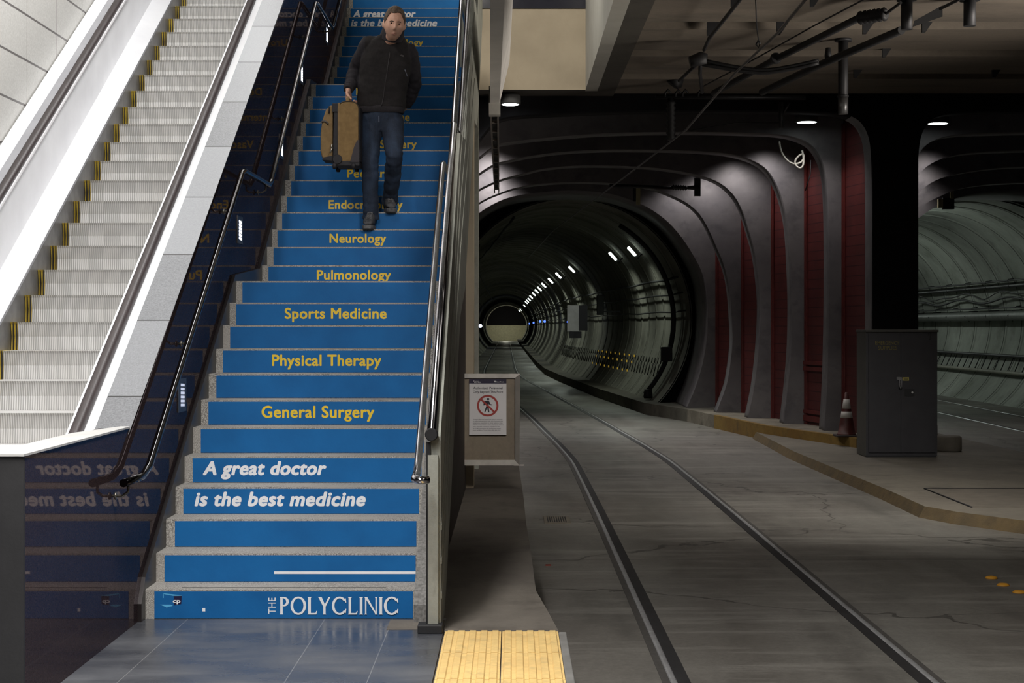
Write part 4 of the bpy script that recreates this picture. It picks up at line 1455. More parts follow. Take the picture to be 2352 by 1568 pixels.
MB().prism([(fx(1182), fz(868)), (fx(1195), fz(858)), (fx(1193), fz(1068)), (fx(1182), fz(1056))], 'Y', BY - .02, BY + .05).build('side_rail', m_bside, o)
MB().box(fx(1180), fx(1203), BY - .01, BY + .03, fz(1069), fz(1066.5)).build('latch_plate', m_bsteel, o)
MB().box(fx(1053), fx(1057), BY, BY + .05, 0, fz(1068)).build('leg', m_dark, o)
MB().box(fx(1182), fx(1183.3), BY - .021, BY, fz(1056), fz(868)).build('seam', m_blackpaint, o)
m_sign = M('sign_white', (.78, .76, .76), (.72, .70, .70), .5, scale=3)
m_snavy = M('sign_navy', (.020, .014, .045), None, .5)
m_sred = M('sign_red', (.42, .055, .045), None, .5)
m_sblk = M('sign_black', (.018, .014, .025), None, .5)
m_sgrey = M('sign_small_text', (.09, .08, .10), None, .5)
sx = lambda c: fx(1050 + c / 6.03)
sz = lambda c: fz(840 + c / 6.03)
sg = MB()
ys = BY - .026
sg.box(sx(168), sx(682), ys, BY - .001, sz(953), sz(182), 0)
yt = ys - .0012
sg.box(sx(168), sx(682), yt, ys, sz(243), sz(180), 1)
add_text(sg, 'METRO', sx(238), sx(326), sz(235), sz(218) - sz(235), yt - .0008, 0, .02)
add_text(sg, 'King County', sx(238), sx(306), sz(214), sz(204) - sz(214), yt - .0008, 0, .01)
add_text(sg, 'SoundTransit', sx(545), sx(652), sz(228), sz(212) - sz(228), yt - .0008, 0, .02)
sg.add([(sx(508), yt - .0008, sz(206)), (sx(543), yt - .0008, sz(206)), (sx(526), yt - .0008, sz(232))], [(0, 1, 2)], 0)
sg.add([(sx(222), yt - .0008, sz(200)), (sx(236), yt - .0008, sz(206)), (sx(228), yt - .0008, sz(222))], [(0, 1, 2)], 0)
add_text(sg, 'Authorized Personnel', sx(224), sx(628), sz(320), sz(288) - sz(320), yt, 3, .008)
add_text(sg, 'Only Beyond This Point', sx(220), sx(638), sz(374), sz(342) - sz(374), yt, 3, .008)
# prohibition roundel with walking figure
ccx, ccz = sx(424), sz(549)
ro, ri = (sx(573) - sx(276)) / 2, (sx(545) - sx(303)) / 2
n = 40
vs = [(ccx + r_ * math.cos(2 * PI * j / n), yt, ccz + r_ * math.sin(2 * PI * j / n)) for r_ in (ro, ri) for j in range(n)]
sg.add(vs, [(j, (j + 1) % n, n + (j + 1) % n, n + j) for j in range(n)], 2)
pt = lambda a, b: (sx(a), yt - .0006, sz(b))


def poly(lst, mi, off=0):
    sg.add([(p[0], p[1] - off, p[2]) for p in (pt(a, b) for a, b in lst)], [tuple(range(len(lst)))], mi)


poly([(430 + 17 * math.cos(2 * PI * j / 16), 458 + 17 * math.sin(2 * PI * j / 16)) for j in range(16)], 3)
poly([(402, 482), (440, 480), (450, 500), (462, 528), (488, 532), (488, 544), (452, 542), (440, 520), (436, 560), (404, 560), (398, 510), (386, 512), (378, 545), (364, 545), (368, 505), (388, 484)], 3)
poly([(404, 556), (424, 558), (390, 642), (374, 642)], 3)
poly([(412, 556), (436, 558), (448, 642), (430, 642)], 3)
poly([(322, 470), (342, 452), (522, 626), (504, 644)], 2, .0008)
para = ['Access to the area beyond this point is restricted', 'to authorized personnel only, and all persons who', 'enter are required to stop before they', 'shall be prosecuted for a crime of trespass, violation,', 'other applicable ordinances, including R.C.W.', '9A.52.080. Information: for track access request', 'please call Metro Transit Police, 206-684-2745']
for j, ln in enumerate(para):
    add_text(sg, ln, sx(218), sx((626, 634, 630, 645, 590, 605, 600)[j]), sz(742 + 25.2 * j), .0072, yt, 4, .012)
o = sg.build('warning_sign', [m_sign, m_snavy, m_sred, m_sblk, m_sgrey])
tag(o, 'white no-entry sign reading Authorized Personnel Only Beyond This Point', 'sign')

# ================================================================== grey supplies cabinet
CYD = 24.17
x0, x1 = XW(1990, CYD), XW(2154, CYD)
zt = ZC - (757 - CY) * CYD / F
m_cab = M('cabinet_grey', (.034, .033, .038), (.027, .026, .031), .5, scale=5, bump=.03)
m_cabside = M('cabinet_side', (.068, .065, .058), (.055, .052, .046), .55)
o = empty('supply_cabinet', 'dark grey two-door steel cabinet lettered EMERGENCY SUPPLIES on the concrete island', 'cabinet', loc=((x0 + x1) / 2, CYD + .3, IZ))
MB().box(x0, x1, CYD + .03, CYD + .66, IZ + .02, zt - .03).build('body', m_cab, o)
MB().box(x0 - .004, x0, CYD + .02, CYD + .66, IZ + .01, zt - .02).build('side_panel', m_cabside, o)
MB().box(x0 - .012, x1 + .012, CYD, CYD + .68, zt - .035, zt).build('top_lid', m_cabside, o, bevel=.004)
MB().box(x0 + .01, x1 - .01, CYD + .035, CYD + .64, IZ, IZ + .03).build('plinth', m_blackpaint, o)
xm = XW(2069.5, CYD)
cz = lambda py: ZC - (py - CY) * CYD / F
dl = None
for (a, b, nm) in ((x0 + .035, xm - .003, 0), (xm + .003, x1 - .035, 1)):
    d = MB().box(a, b, CYD + .004, CYD + .03, IZ + .07, zt - .055)
    mats = [m_cab, M('stencil_yellow', (.20, .17, .03), (.14, .12, .025), .6, scale=30)]
    if nm == 0:
        add_text(d, 'EMERGENCY', XW(2010.5, CYD), XW(2066, CYD), cz(791.5), cz(783) - cz(791.5), CYD + .0035, 1, .01)
        add_text(d, 'SUPPLIES', XW(2017, CYD), XW(2061, CYD), cz(803), cz(794.5) - cz(803), CYD + .0035, 1, .01)
    dd = d.build('door', mats, o)
    if nm == 0:
        h = MB()
        h.box(XW(2059, CYD), XW(2071, CYD), CYD - .015, CYD + .004, cz(873), cz(865.5))
        h.box(XW(2064, CYD), XW(2066.5, CYD), CYD - .03, CYD - .012, cz(893), cz(868))
        h.box(XW(2069, CYD), XW(2071, CYD), CYD - .03, CYD - .012, cz(893), cz(868))
        h.box(XW(2064, CYD), XW(2071, CYD), CYD - .03, CYD - .012, cz(893), cz(888))
        h.build('handle', m_steel, dd)
    else:
        tg = MB().box(XW(2073, CYD), XW(2088, CYD), CYD, CYD + .004, cz(874), cz(866))
        tg.box(XW(2077, CYD), XW(2086, CYD), CYD - .001, CYD + .002, cz(871), cz(869.5), 1)
        tg.build('yellow_tag', [M('tag_yellow', (.42, .36, .09), None, .6), m_blackpaint], dd)
        MB().box(XW(2078, CYD), XW(2100, CYD), CYD - .01, CYD + .004, cz(909.5), cz(893)).build('lock_box', m_blackpaint, dd)
        MB().lathe([(.014, 0), (.014, .012)], (XW(2095, CYD), CYD - .02, cz(901)), 12, axis='Y').build('lock_barrel', M('lock_white', (.7, .7, .7), None, .3), dd)
        MB().tube([(XW(2133, CYD), CYD, cz(764)), (XW(2134, CYD), CYD, cz(779)), (XW(2138, CYD), CYD, cz(779)), (XW(2138, CYD), CYD, cz(764))], .006, 6).build('hinge_hook', m_blackpaint, dd)

# block behind the cabinet on its right
a = P(2178, 1043, 25.4)
o = MB().lathe([(.19, 0), (.20, .02), (.20, .21), (.17, .235)], (XW(2178, 25.4), 25.4, IZ), 22).build('concrete_block', m_island)
tag(o, 'low rounded concrete block just behind the right corner of the grey cabinet', 'block')

# ================================================================== traffic cone
cx_, cy_ = XW(1943, 26.55), 26.5
m_orange = M('cone_orange', (.075, .010, .006), (.05, .007, .005), .55)
m_refw = M('cone_white', (.55, .52, .49), (.45, .43, .40), .45)
o = empty('traffic_cone', 'dim orange traffic cone with two white bands beside the grey cabinet', 'cone', loc=(cx_, cy_, KERB))
MB().box(cx_ - .185, cx_ + .185, cy_ - .185, cy_ + .185, KERB, KERB + .035).build('base', M('cone_base', (.035, .022, .02), None, .7), o, bevel=.012)
H = .70


def cr(t):
    return .138 * (1 - t) + .026 * t


prof = [(.15, .035), (.142, .05)] + [(cr(t), .05 + (H - .05) * t) for t in (.0, .25, .5, .75, 1.0)]
prof += [(.018, H)]
MB().lathe(prof, (cx_, cy_, KERB), 24).build('body', m_orange, o)
for t0, t1 in ((.385, .535), (.605, .84)):
    MB().lathe([(cr(t0) + .003, .05 + (H - .05) * t0), (cr(t1) + .003, .05 + (H - .05) * t1)], (cx_, cy_, KERB), 24).build('reflective_band', m_refw, o)

# ================================================================== road studs, drain, scraps
m_stud = M('stud_yellow', (.62, .30, .02), (.55, .25, .02), .5)
for i, (px, py) in enumerate(((2277, 1328), (2304, 1344.5), (2341, 1361))):
    d = 2.0 * F / (py - CY)
    o = MB().lathe([(.050, 0), (.048, .008), (.036, .017), (.015, .021)], (XW(px, d), d, -.36), 20).build('road_stud', m_stud)
    tag(o, ('round yellow road stud farthest from the camera of the three', 'middle one of three round yellow road studs', 'round yellow road stud nearest the camera at the right edge')[i], 'road stud', 'yellow road studs')
dg = empty('drain_grate', 'small rectangular drain grate beside the track near the platform edge', 'grate', loc=(.46, 17.3, -.36))
MB().box(.33, .60, 17.0, 17.62, -.362, -.352).build('frame', M('grate_frame', (.16, .14, .11), None, .8), dg)
for k in range(9):
    MB().box(.365 + .023 * k, .374 + .023 * k, 17.08, 17.54, -.355, -.349).build('bar', m_blackpaint, dg)
o = MB().box(XW(1253, 14.02), XW(1266, 14.02), 14.0, 14.05, -.36, -.352).build('paper_scrap', M('scrap_red', (.22, .035, .02), None, .7))
tag(o, 'tiny red scrap lying on the roadway left of the shiny rail', 'litter')

# ================================================================== the man walking down
m_skin, _nt, _b = nt_new('skin')
_co = coords(_nt)
_c = mixc(_nt, ramp(_nt, noise_n(_nt, _co, 30, 4), .35, .7), (.56, .31, .215), (.68, .40, .295))
_x, _y, _z = sep(_nt, _co)
_jaw = math_n(_nt, 'MULTIPLY', math_n(_nt, 'MULTIPLY', ramp(_nt, _z, 4.185, 4.150), ramp(_nt, _z, 4.060, 4.085)), ramp(_nt, _y, 14.30, 14.24))
_c = mixc(_nt, math_n(_nt, 'MULTIPLY', _jaw, .42), _c, (.20, .13, .105))
lk(_nt, _c, _b.inputs['Base Color'])
_b.inputs['Roughness'].default_value = .5
_b.inputs['Subsurface Weight'].default_value = .08
_b.inputs['Subsurface Radius'].default_value = (.01, .004, .002)
m_hair = M('hair_brown', (.125, .080, .048), (.055, .035, .023), .6, scale=70, bump=.5, bscale=200, stretch=(1, 1, .3))
m_jacket = M('jacket_cloth', (.020, .0165, .022), (.011, .009, .013), .85, scale=40, bump=.25, bscale=300)
m_jacketb = M('jacket_body', (.0165, .0135, .0135), (.010, .008, .009), .92, scale=60, bump=.4, bscale=400)
m_ribknit = M('ribbed_knit', (.024, .020, .024), (.013, .011, .013), .9, scale=180, stretch=(1, 1, .1))
m_jean, _nt, _b = nt_new('denim')
_co = coords(_nt)
_n1 = ramp(_nt, noise_n(_nt, _co, 7, 4, .6, (1, 1, .45)), .42, .72)
_n2 = ramp(_nt, noise_n(_nt, _co, 260, 2, .6, (1, 1, .3)), .3, .7)
_c = mixc(_nt, _n1, (.0055, .0095, .022), (.024, .043, .082))
_c = mixc(_nt, math_n(_nt, 'MULTIPLY', _n2, .3), _c, (.04, .066, .115))
lk(_nt, _c, _b.inputs['Base Color'])
_b.inputs['Roughness'].default_value = .85
bump_n(_nt, _b, noise_n(_nt, _co, 350, 2), .3, .003)
m_shoe = M('shoe_grey', (.085, .085, .092), (.030, .030, .034), .7, scale=45, bump=.3)
m_sole = M('shoe_sole', (.14, .14, .145), (.05, .05, .055), .7, scale=30)
m_lace = M('shoe_lace', (.16, .16, .17), None, .8)
m_eye = M('eye_white', (.22, .18, .16), None, .25)
m_iris = M('iris_dark', (.035, .022, .015), None, .15)
m_brow = M('eyebrow', (.060, .040, .028), (.035, .024, .018), .8, scale=120)
m_lip = M('lips', (.40, .19, .145), (.36, .17, .13), .45, scale=40)
m_shirt = M('shirt_dark', (.012, .012, .022), None, .85)
m_zip = M('zip_grey', (.048, .044, .046), None, .5, .4)

MAN = empty('person', 'man in dark zip jacket, blue jeans and grey trainers walking down with a suitcase', 'person', loc=(-1.15, 14.5, 2.475))


def folds(a, s, sx=1., sz=1.):
    def f(co):
        p = Vector((co.x * s * sx, co.y * s, co.z * s * sz))
        return noise.noise(p) * a + noise.noise(p * 2.3) * a * .45
    return f


# ---- head -------------------------------------------------------------
HC = Vector((-1.003, 14.26, 4.212))  # centre of the head
HROT = Matrix.Rotation(R(9), 3, 'Z') @ Matrix.Rotation(R(9), 3, 'X') @ Matrix.Rotation(R(5), 3, 'Y')
HA, HB, HCc = .087, .106, .140


def gauss(u, v, s):
    return math.exp(-(u * u + v * v) / (s * s))


def head_shape(d):
    """unit direction (x right, -y forward, z up) -> point"""
    x, y, z = d
    f = max(0, -y)
    px, py, pz = x * HA, y * HB, z * HCc
    if z < -.05:  # jaw narrows, chin comes forward
        t = min(1, (-.05 - z) / .95)
        px *= 1 - .30 * t ** 1.5
        py = py * (1 - .10 * t) - .012 * t * (1 if y < .2 else .2)
        if y > .1:
            py *= 1 - .45 * t
    if z > .5:
        px *= 1 + .04 * (z - .5)
    # flatten the sides and the face a little
    px = math.copysign(min(abs(px), HA * .97), px)
    fr = f ** 1.5
    u, v = px / HA, pz / HCc
    out = 0.
    out += .006 * gauss(u, v - .30, .55) * fr           # forehead
    out += .006 * (gauss(u - .35, v - .20, .22) + gauss(u + .35, v - .20, .22)) * fr   # brow ridge
    out -= .016 * (gauss(u - .37, v - .045, .19) + gauss(u + .37, v - .045, .19)) * fr  # eye sockets
    out += .008 * (gauss(u - .58, v + .16, .25) + gauss(u + .58, v + .16, .25)) * fr   # cheekbones
    # nose: bridge, ridge and tip
    for vv, aa, ss in ((.05, .005, .12), (-.06, .010, .12), (-.16, .014, .12), (-.25, .020, .125)):
        out += aa * gauss(u * 1.15, v - vv, ss) * fr
    out += .007 * (gauss(u - .17, v + .30, .09) + gauss(u + .17, v + .30, .09)) * fr    # nostrils
    out -= .006 * gauss(u, v + .385, .08) * fr
    out += .009 * gauss(u * .62, v + .50, .09) * fr      # lips
    out += .008 * gauss(u * .62, v + .60, .08) * fr
    out -= .006 * gauss(u * .6, v + .70, .08) * fr
    out += .011 * gauss(u, v + .86, .22) * fr            # chin
    out -= .005 * (gauss(u - .55, v + .45, .25) + gauss(u + .55, v + .45, .25)) * fr    # hollow cheeks
    py -= out
    return Vector((px, py, pz))


def sphere_dirs(nu, nv):
    vs = [(0, 0, 1)]
    for i in range(1, nv):
        th = PI * i / nv
        for j in range(nu):
            a = 2 * PI * j / nu
            vs.append((math.sin(th) * math.cos(a), math.sin(th) * math.sin(a), math.cos(th)))
    vs.append((0, 0, -1))
    fs = [(0, 1 + j, 1 + (j + 1) % nu) for j in range(nu)]
    for i in range(nv - 2):
        for j in range(nu):
            a = 1 + i * nu + j
            b = 1 + i * nu + (j + 1) % nu
            fs.append((a, a + nu, b + nu, b))
    o = 1 + (nv - 2) * nu
    n = len(vs) - 1
    fs += [(o + j, n, o + (j + 1) % nu) for j in range(nu)]
    return vs, fs


def HW(p):
    return HC + HROT @ Vector(p)


body = MB()
dirs, fs = sphere_dirs(96, 72)
body.add([HW(head_shape(d)) for d in dirs], fs)
# ears
for s in (-1, 1):
    ev, ef = sphere_dirs(20, 14)
    pts = []
    for d in ev:
        q = Vector((d[0] * .011, d[1] * .022, d[2] * .036))
        q.y += q.z * -.15
        if d[0] * s > 0:
            q.x -= s * .006 * math.exp(-((d[1] / .5) ** 2 + (d[2] / .55) ** 2))
        q = Matrix.Rotation(R(-22 * s), 3, 'Z') @ q
        pts.append(HW(q + Vector((s * .090, .004, -.002))))
    body.add(pts, ef)
# neck
nb = Vector((-1.045, 14.43, 4.05))
nt_ = HC + HROT @ Vector((0, .030, -.075))
body.loft([superring(nb + (nt_ - nb) * t, (.070 - .010 * t, 0, 0), (0, .068 - .008 * t, .02), 20) for t in (0, .35, .7, 1.)])
# inner torso and limbs (covered by clothes)
SHL, SHR = Vector((-1.248, 14.46, 4.078)), Vector((-.888, 14.49, 4.020))
ELL, ELR = Vector((-1.372, 14.66, 3.872)), Vector((-.858, 14.70, 3.775))
WRL, WRR = Vector((-1.408, 14.43, 3.688)), Vector((-.930, 14.86, 3.615))
HIPL, HIPR = Vector((-1.222, 14.55, 3.44)), Vector((-1.045, 14.55, 3.44))
KNL, KNR = Vector((-1.225, 14.44, 3.055)), Vector((-1.010, 14.36, 3.10))
ANL, ANR = Vector((-1.226, 14.53, 2.60)), Vector((-1.075, 14.78, 2.755))
TW = [  # torso sections: centre x, y, z, half width, half depth
    (-1.135, 14.55, 3.40, .165, .115), (-1.135, 14.55, 3.52, .180, .120), (-1.125, 14.54, 3.66, .185, .125), (-1.108, 14.52, 3.80, .200, .130),
    (-1.090, 14.50, 3.92, .205, .130), (-1.072, 14.48, 4.00, .190, .115), (-1.060, 14.47, 4.06, .140, .095), (-1.054, 14.46, 4.10, .085, .080)]
TILT = .055


def torso_rings(grow, secs, e=2.5, n=36):
    out = []
    for i, (x, y, z, a, b) in enumerate(secs):
        k = max(0, (z - 3.5) / .6)
        out.append(superring((x, y, z), ((a + grow), 0, -(a + grow) * TILT * k * 2), (0, b + grow, (b + grow) * .12 * k), n, e))
    return out


body.loft(torso_rings(-.02, TW))
for a, b, c, r in ((SHL, ELL, WRL, 1), (SHR, ELR, WRR, 1)):
    body.tube([a, a + (b - a) * .5, b, b + (c - b) * .5, c], [.052, .047, .040, .037, .029], 14)
for a, b, c in ((HIPL, KNL, ANL), (HIPR, KNR, ANR)):
    body.tube([a, a + (b - a) * .5, b, b + (c - b) * .4, c], [.078, .068, .052, .052, .036], 14)


def hand(mbx, wrist, down, across, palmn, curl, ksize=1., gripr=.018):
    """palm, four unequal fingers closing round, thumb from the side of the palm"""
    down, across, palmn = (Vector(v).normalized() for v in (down, across, palmn))
    L = .088 * ksize
    w = .040 * ksize
    t = .0145 * ksize
    rings = []
    for f_, ww, tt in ((-.12, .72, 1.25), (.1, .80, 1.15), (.45, 1., 1.05), (.8, 1.04, .95), (1., .98, .85)):
        rings.append(superring(wrist + down * L * f_, across * w * ww, palmn * t * tt, 16, 2.6))
    mbx.loft(rings)
    for i, (off, ln) in enumerate(((.75, .068), (.26, .077), (-.24, .072), (-.70, .056))):
        p = wrist + down * L * .92 + across * w * off
        ang = 0
        pts = [p - down * .015, p]
        segs = (.44, .32, .26)
        d_ = down.copy()
        for sgi, sl in enumerate(segs):
            ang += R(curl[sgi])
            d_ = down * math.cos(ang) + palmn * math.sin(ang)
            p = p + d_ * ln * ksize * sl
            pts.append(p.copy())
        rr = [.0098, .0095, .0090, .0084, .0070]
        mbx.tube(pts, [q * ksize for q in rr], 10)
    # thumb leaves the side of the palm near its base
    p = wrist + down * L * .25 + across * w * .85
    pts = [p - across * .012, p]
    d_ = (across * .75 + down * .75 + palmn * .35).normalized()
    for sl, bend in ((.036, 0), (.030, .5), (.024, .9)):
        dd = (d_ * (1 - bend * .4) + palmn * bend * .7 + down * bend * .35 - across * bend * .25).normalized()
        p = p + dd * sl * ksize
        pts.append(p.copy())
    mbx.tube(pts, [q * ksize for q in (.0125, .0125, .0115, .0105, .008)], 10)


# his right hand (left in the picture) closed round the suitcase handle, the other relaxed and drawn back
HANDLE = Vector((-1.402, 14.38, 3.575))
hand(body, WRL + Vector((0, -.005, -.012)), (.03, -.12, -1), (-.25, -1, .1), (1, -.22, 0), (52, 62, 48), 1.28)
hand(body, WRR + Vector((-.006, .01, -.012)), (-.75, .25, -.75), (-.3, -.9, 0), (-.6, .3, .6), (22, 30, 24), 1.05)
BODY = remeshed(body, 'body', m_skin, MAN, .0058, 3)

# ---- face details -----------------------------------------------------


def on_face(u, v, lift=0.):
    """point on the face surface at u (right, in half-widths) and v (up, in half-heights)"""
    best = None
    # solve direction by fixed-point from the ellipsoid
    x, z = u, v
    for _ in range(4):
        y = -math.sqrt(max(.01, 1 - min(.98, x * x + z * z)))
        q = head_shape((x, y, z))
        x += u - q.x / HA
        z += v - q.z / HCc
    return q + Vector((0, -lift, 0))


for s in (-1, 1):
    c = on_face(s * .37, .045)
    ev, ef = sphere_dirs(18, 12)
    e = MB()
    e.add([HW(c + Vector((d[0] * .0155, .0085 + d[1] * .0115, d[2] * .0042))) for d in ev], ef, 0, True)
    e.lathe([(.0062, -.0008), (.0062, .0006)], (0, 0, 0), 14, 1, axis='Y')
    nlast = 28
    for i in range(len(e.v) - nlast, len(e.v)):
        e.v[i] = tuple(HW(c + Vector(e.v[i]) + Vector((0, -.0032, .0005))))
    e.build('eye', [m_eye, m_iris], MAN)
    b = MB()
    pts = [on_face(s * (.15 + .085 * k), .150 + (.0, .015, .022, .022, .01, -.02)[k], .0012) for k in range(6)]
    b.tube([HW(p) for p in pts], [.0022, .0036, .0040, .0036, .0030, .0018], 8, squash=.6)
    b.build('eyebrow', m_brow, MAN)
    lid = MB()
    pts = [on_face(s * (.19 + .062 * k), .045 + (.0, .05, .066, .066, .05, .0)[k], .0005) for k in range(6)]
    lid.tube([HW(p) for p in pts], .0028, 6)
    lid.build('eyelid', m_skin, MAN)
l = MB()
for vv, rr, cv in ((-.525, .0030, .02), (-.575, .0036, -.025)):
    pts = [on_face(-.27 + .09 * k, vv + cv * (1 - ((k - 3) / 3) ** 2) * .6, .0008) for k in range(7)]
    l.tube([HW(p) for p in pts], [rr * .35, rr * .8, rr, rr, rr, rr * .8, rr * .35], 8)
l.build('lips', m_lip, MAN)

# ---- hair: short, brushed sideways, following the skull ----------------
hv, hf = sphere_dirs(150, 110)


def hairline(d):
    x, y, z = d
    # height above which hair grows, by heading round the head
    if y < 0:
        f = -y / max(1e-6, math.hypot(x, y))
        if f > .80:
            return .70 + .03 * math.sin(x * 6)
        if f > .42:
            return .70 - (.80 - f) / .38 * .55
        return .15 - (.42 - f) / .42 * .31
    b = y / max(1e-6, math.hypot(x, y))
    return -.16 - .35 * min(1, b * 1.6)


vs, keep = [], {}
sel = []
for i, d in enumerate(hv):
    h = hairline(d)
    t = d[2] - h
    p = head_shape(d)
    g = max(0., min(1., t / .25))
    n_ = Vector((d[0] / HA, d[1] / HB, d[2] / HCc)).normalized()
    th = .0015 + .0105 * g * (.35 + .65 * max(0, d[2])) + (.008 * max(0, d[2]) if d[1] < .3 else .002)
    th += .0030 * noise.noise(Vector((d[0] * 9, d[1] * 5 + d[0] * 3, d[2] * 7))) * g
    q = p + n_ * th
    vs.append(HW(q))
    sel.append(t > -.02)
hm = MB()
hm.add(vs, [f for f in hf if all(sel[i] for i in f)], 0, True)
ho = hm.build('hair', m_hair, MAN)
sd = ho.modifiers.new('thick', 'SOLIDIFY')
sd.thickness = .012
sd.offset = -1

# ---- jacket -----------------------------------------------------------
jk = MB()
JT = [(-1.140, 14.55, 3.528, .205, .145), (-1.138, 14.55, 3.54, .212, .152), (-1.132, 14.55, 3.64, .212, .155), (-1.115, 14.53, 3.77, .214, .158),
      (-1.095, 14.51, 3.89, .218, .158), (-1.076, 14.48, 4.01, .210, .145), (-1.060, 14.455, 4.090, .170, .120), (-1.040, 14.425, 4.145, .112, .102)]
jk.loft(torso_rings(0, JT))
for a, b, c, cuff in ((SHL, ELL, WRL, 0), (SHR, ELR, WRR, 1)):
    st = Vector((-1.09, a.y, a.z + .005))
    pts = [st + (a - st) * .55, a, a + (b - a) * .33, a + (b - a) * .7, b, b + (c - b) * .35, b + (c - b) * .7, b + (c - b) * .93]
    rr = [.070, .076, .073, .068, .066, .062, .056, .050]
    # soft puckers round the elbow and forearm
    fine, fr2 = [], []
    for i in range(len(pts) - 1):
        for q in range(5):
            t = q / 5
            fine.append(pts[i].lerp(pts[i + 1], t))
            k_ = i + t
            fr2.append((rr[i] * (1 - t) + rr[i + 1] * t) * (1 + (.055 * math.sin(k_ * 9.5 + (2 if cuff else 0)) if k_ > 2.5 else 0)))
    fine.append(pts[-1])
    fr2.append(rr[-1])
    jk.tube(fine, fr2, 18)
JK = remeshed(jk, 'jacket', m_jacketb, MAN, .0085, 3, folds(.0100, 7.5, 1, 1.5))
# sleeves are a smoother cloth than the fleece body: mark faces outside the torso
JK.data.materials.append(m_jacket)
for p in JK.data.polygons:
    c = p.center
    for (a, b, c2) in ((SHL, ELL, WRL), (SHR, ELR, WRR)):
        for u, v in ((a, b), (b, c2)):
            t = max(0, min(1, (c - u).dot(v - u) / (v - u).length_squared))
            if (c - (u + (v - u) * t)).length < .092 and abs(c.x + 1.10) > .165:
                p.material_index = 1
# ribbed hem, cuffs, collar
hb = MB()
sec = [(-1.141, 14.55, 3.488, .196, .138), (-1.141, 14.55, 3.498, .203, .145), (-1.140, 14.55, 3.535, .209, .151), (-1.139, 14.55, 3.550, .205, .147)]
hb.loft(torso_rings(0, sec), cap=False)
hb.build('jacket_hem', m_ribknit, JK)
for b, c in ((ELL, WRL), (ELR, WRR)):
    d = (c - b).normalized()
    MB().tube([c - d * .035, c - d * .028, c + d * .012, c + d * .018], [.046, .049, .043, .038], 18).build('cuff', m_ribknit, JK)
col_ = MB()
rings = []
for t, g in ((0, .104), (.4, .097), (.75, .093), (1., .092), (1.02, .086), (.6, .084)):
    c = Vector((-1.034, 14.405, 4.130)).lerp(Vector((-1.012, 14.345, 4.200)), t)
    rings.append(superring(c, (g, 0, -g * .20), (0, g * 1.0, g * .60), 28))
col_.loft(rings, cap=False)
col_.build('collar', m_jacket, JK)
sh = MB()
sh.loft([superring(Vector((-1.030, 14.40, 4.115)).lerp(Vector((-1.010, 14.335, 4.180)), t), (g, 0, -g * .15), (0, g * 1.0, g * .55), 24) for t, g in ((0, .088), (.6, .084), (1, .080))], cap=False)
sh.build('shirt_collar', m_shirt, MAN)
# zip down the front, from the collar to the hem


def jacket_front(x, z):
    """front surface of the jacket body near x, z"""
    from mathutils.bvhtree import BVHTree
    global _bvh
    try:
        _bvh
    except NameError:
        _bvh = BVHTree.FromPolygons([v.co.copy() for v in JK.data.vertices], [tuple(p.vertices) for p in JK.data.polygons])
    hit = _bvh.ray_cast(Vector((x, 13.0, z)), Vector((0, 1, 0)))
    return hit[0] if hit[0] is not None else Vector((x, 14.3, z))


zp = [(896, 121), (893, 140), (890, 160), (886.5, 180), (883, 200), (880, 220), (876, 240), (875, 246)]
pts = []
for a, b in zp:
    for _ in range(1):
        q = P(a, b, 14.36)
        pts.append(jacket_front(q.x, q.z) + Vector((0, -.002, 0)))
MB().tube(pts, .0042, 6).build('zip', m_zip, JK)
pk = []
for a, b in ((930, 160), (934, 172), (937, 184)):
    q = P(a, b, 14.4)
    pk.append(jacket_front(q.x, q.z) + Vector((0, -.002, 0)))
MB().tube(pk, [.003, .005, .004], 6).build('zip_pull', M('pocket_zip', (.16, .17, .22), None, .5), JK)
q = P(921, 128, 14.36)
q = jacket_front(q.x, q.z)
MB().hexa([(q.x - .020, q.y - .0035, q.z + .004), (q.x + .022, q.y - .0035, q.z - .010), (q.x + .022, q.y + .004, q.z - .010), (q.x - .020, q.y + .004, q.z + .004)],
          [(q.x - .016, q.y - .0035, q.z + .016), (q.x + .026, q.y - .0035, q.z + .002), (q.x + .026, q.y + .004, q.z + .002), (q.x - .016, q.y + .004, q.z + .016)]).build('chest_patch', M('chest_patch', (.040, .034, .034), None, .7), JK)

# ---- jeans ------------------------------------------------------------
jn = MB()
jn.loft([superring((-1.137, 14.55, z), (a, 0, 0), (0, b, 0), 32, 2.4) for z, a, b in ((3.33, .160, .105), (3.39, .182, .125), (3.46, .188, .132), (3.53, .182, .128), (3.57, .176, .124))])
for a, b, c, sx_ in ((HIPL, KNL, ANL, 0), (HIPR, KNR, ANR, 1)):
    a = a + Vector((.004 if sx_ else -.004, 0, .0))
    pts = [a, a + (b - a) * .25, a + (b - a) * .55, b - (b - a) * .12, b, b + (c - b) * .15, b + (c - b) * .4, b + (c - b) * .68, b + (c - b) * .9, c + (c - b).normalized() * .030]
    rr = [.098, .098, .089, .077, .076, .073, .071, .066, .067, .071]
    fine, f2 = [], []
    for i in range(len(pts) - 1):
        for q in range(5):
            t = q / 5
            fine.append(pts[i].lerp(pts[i + 1], t))
            k_ = i + t
            wv = .035 * math.sin(k_ * 7.3 + sx_) if k_ > 2.6 else .012 * math.sin(k_ * 6)
            if k_ > 7.2:
                wv += .05 * math.sin(k_ * 11)
            f2.append((rr[i] * (1 - t) + rr[i + 1] * t) * (1 + wv))
    fine.append(pts[-1])
    f2.append(rr[-1])
    jn.tube(fine, f2, 20)
JN = remeshed(jn, 'jeans', m_jean, MAN, .0085, 3, folds(.0085, 9, 1, 1.1))
MB().box(-1.150, -1.142, 14.408, 14.416, 3.40, 3.455).build('fly_seam', M('fly_thread', (.10, .12, .17), None, .8), JN)

# ---- trainers ---------------------------------------------------------


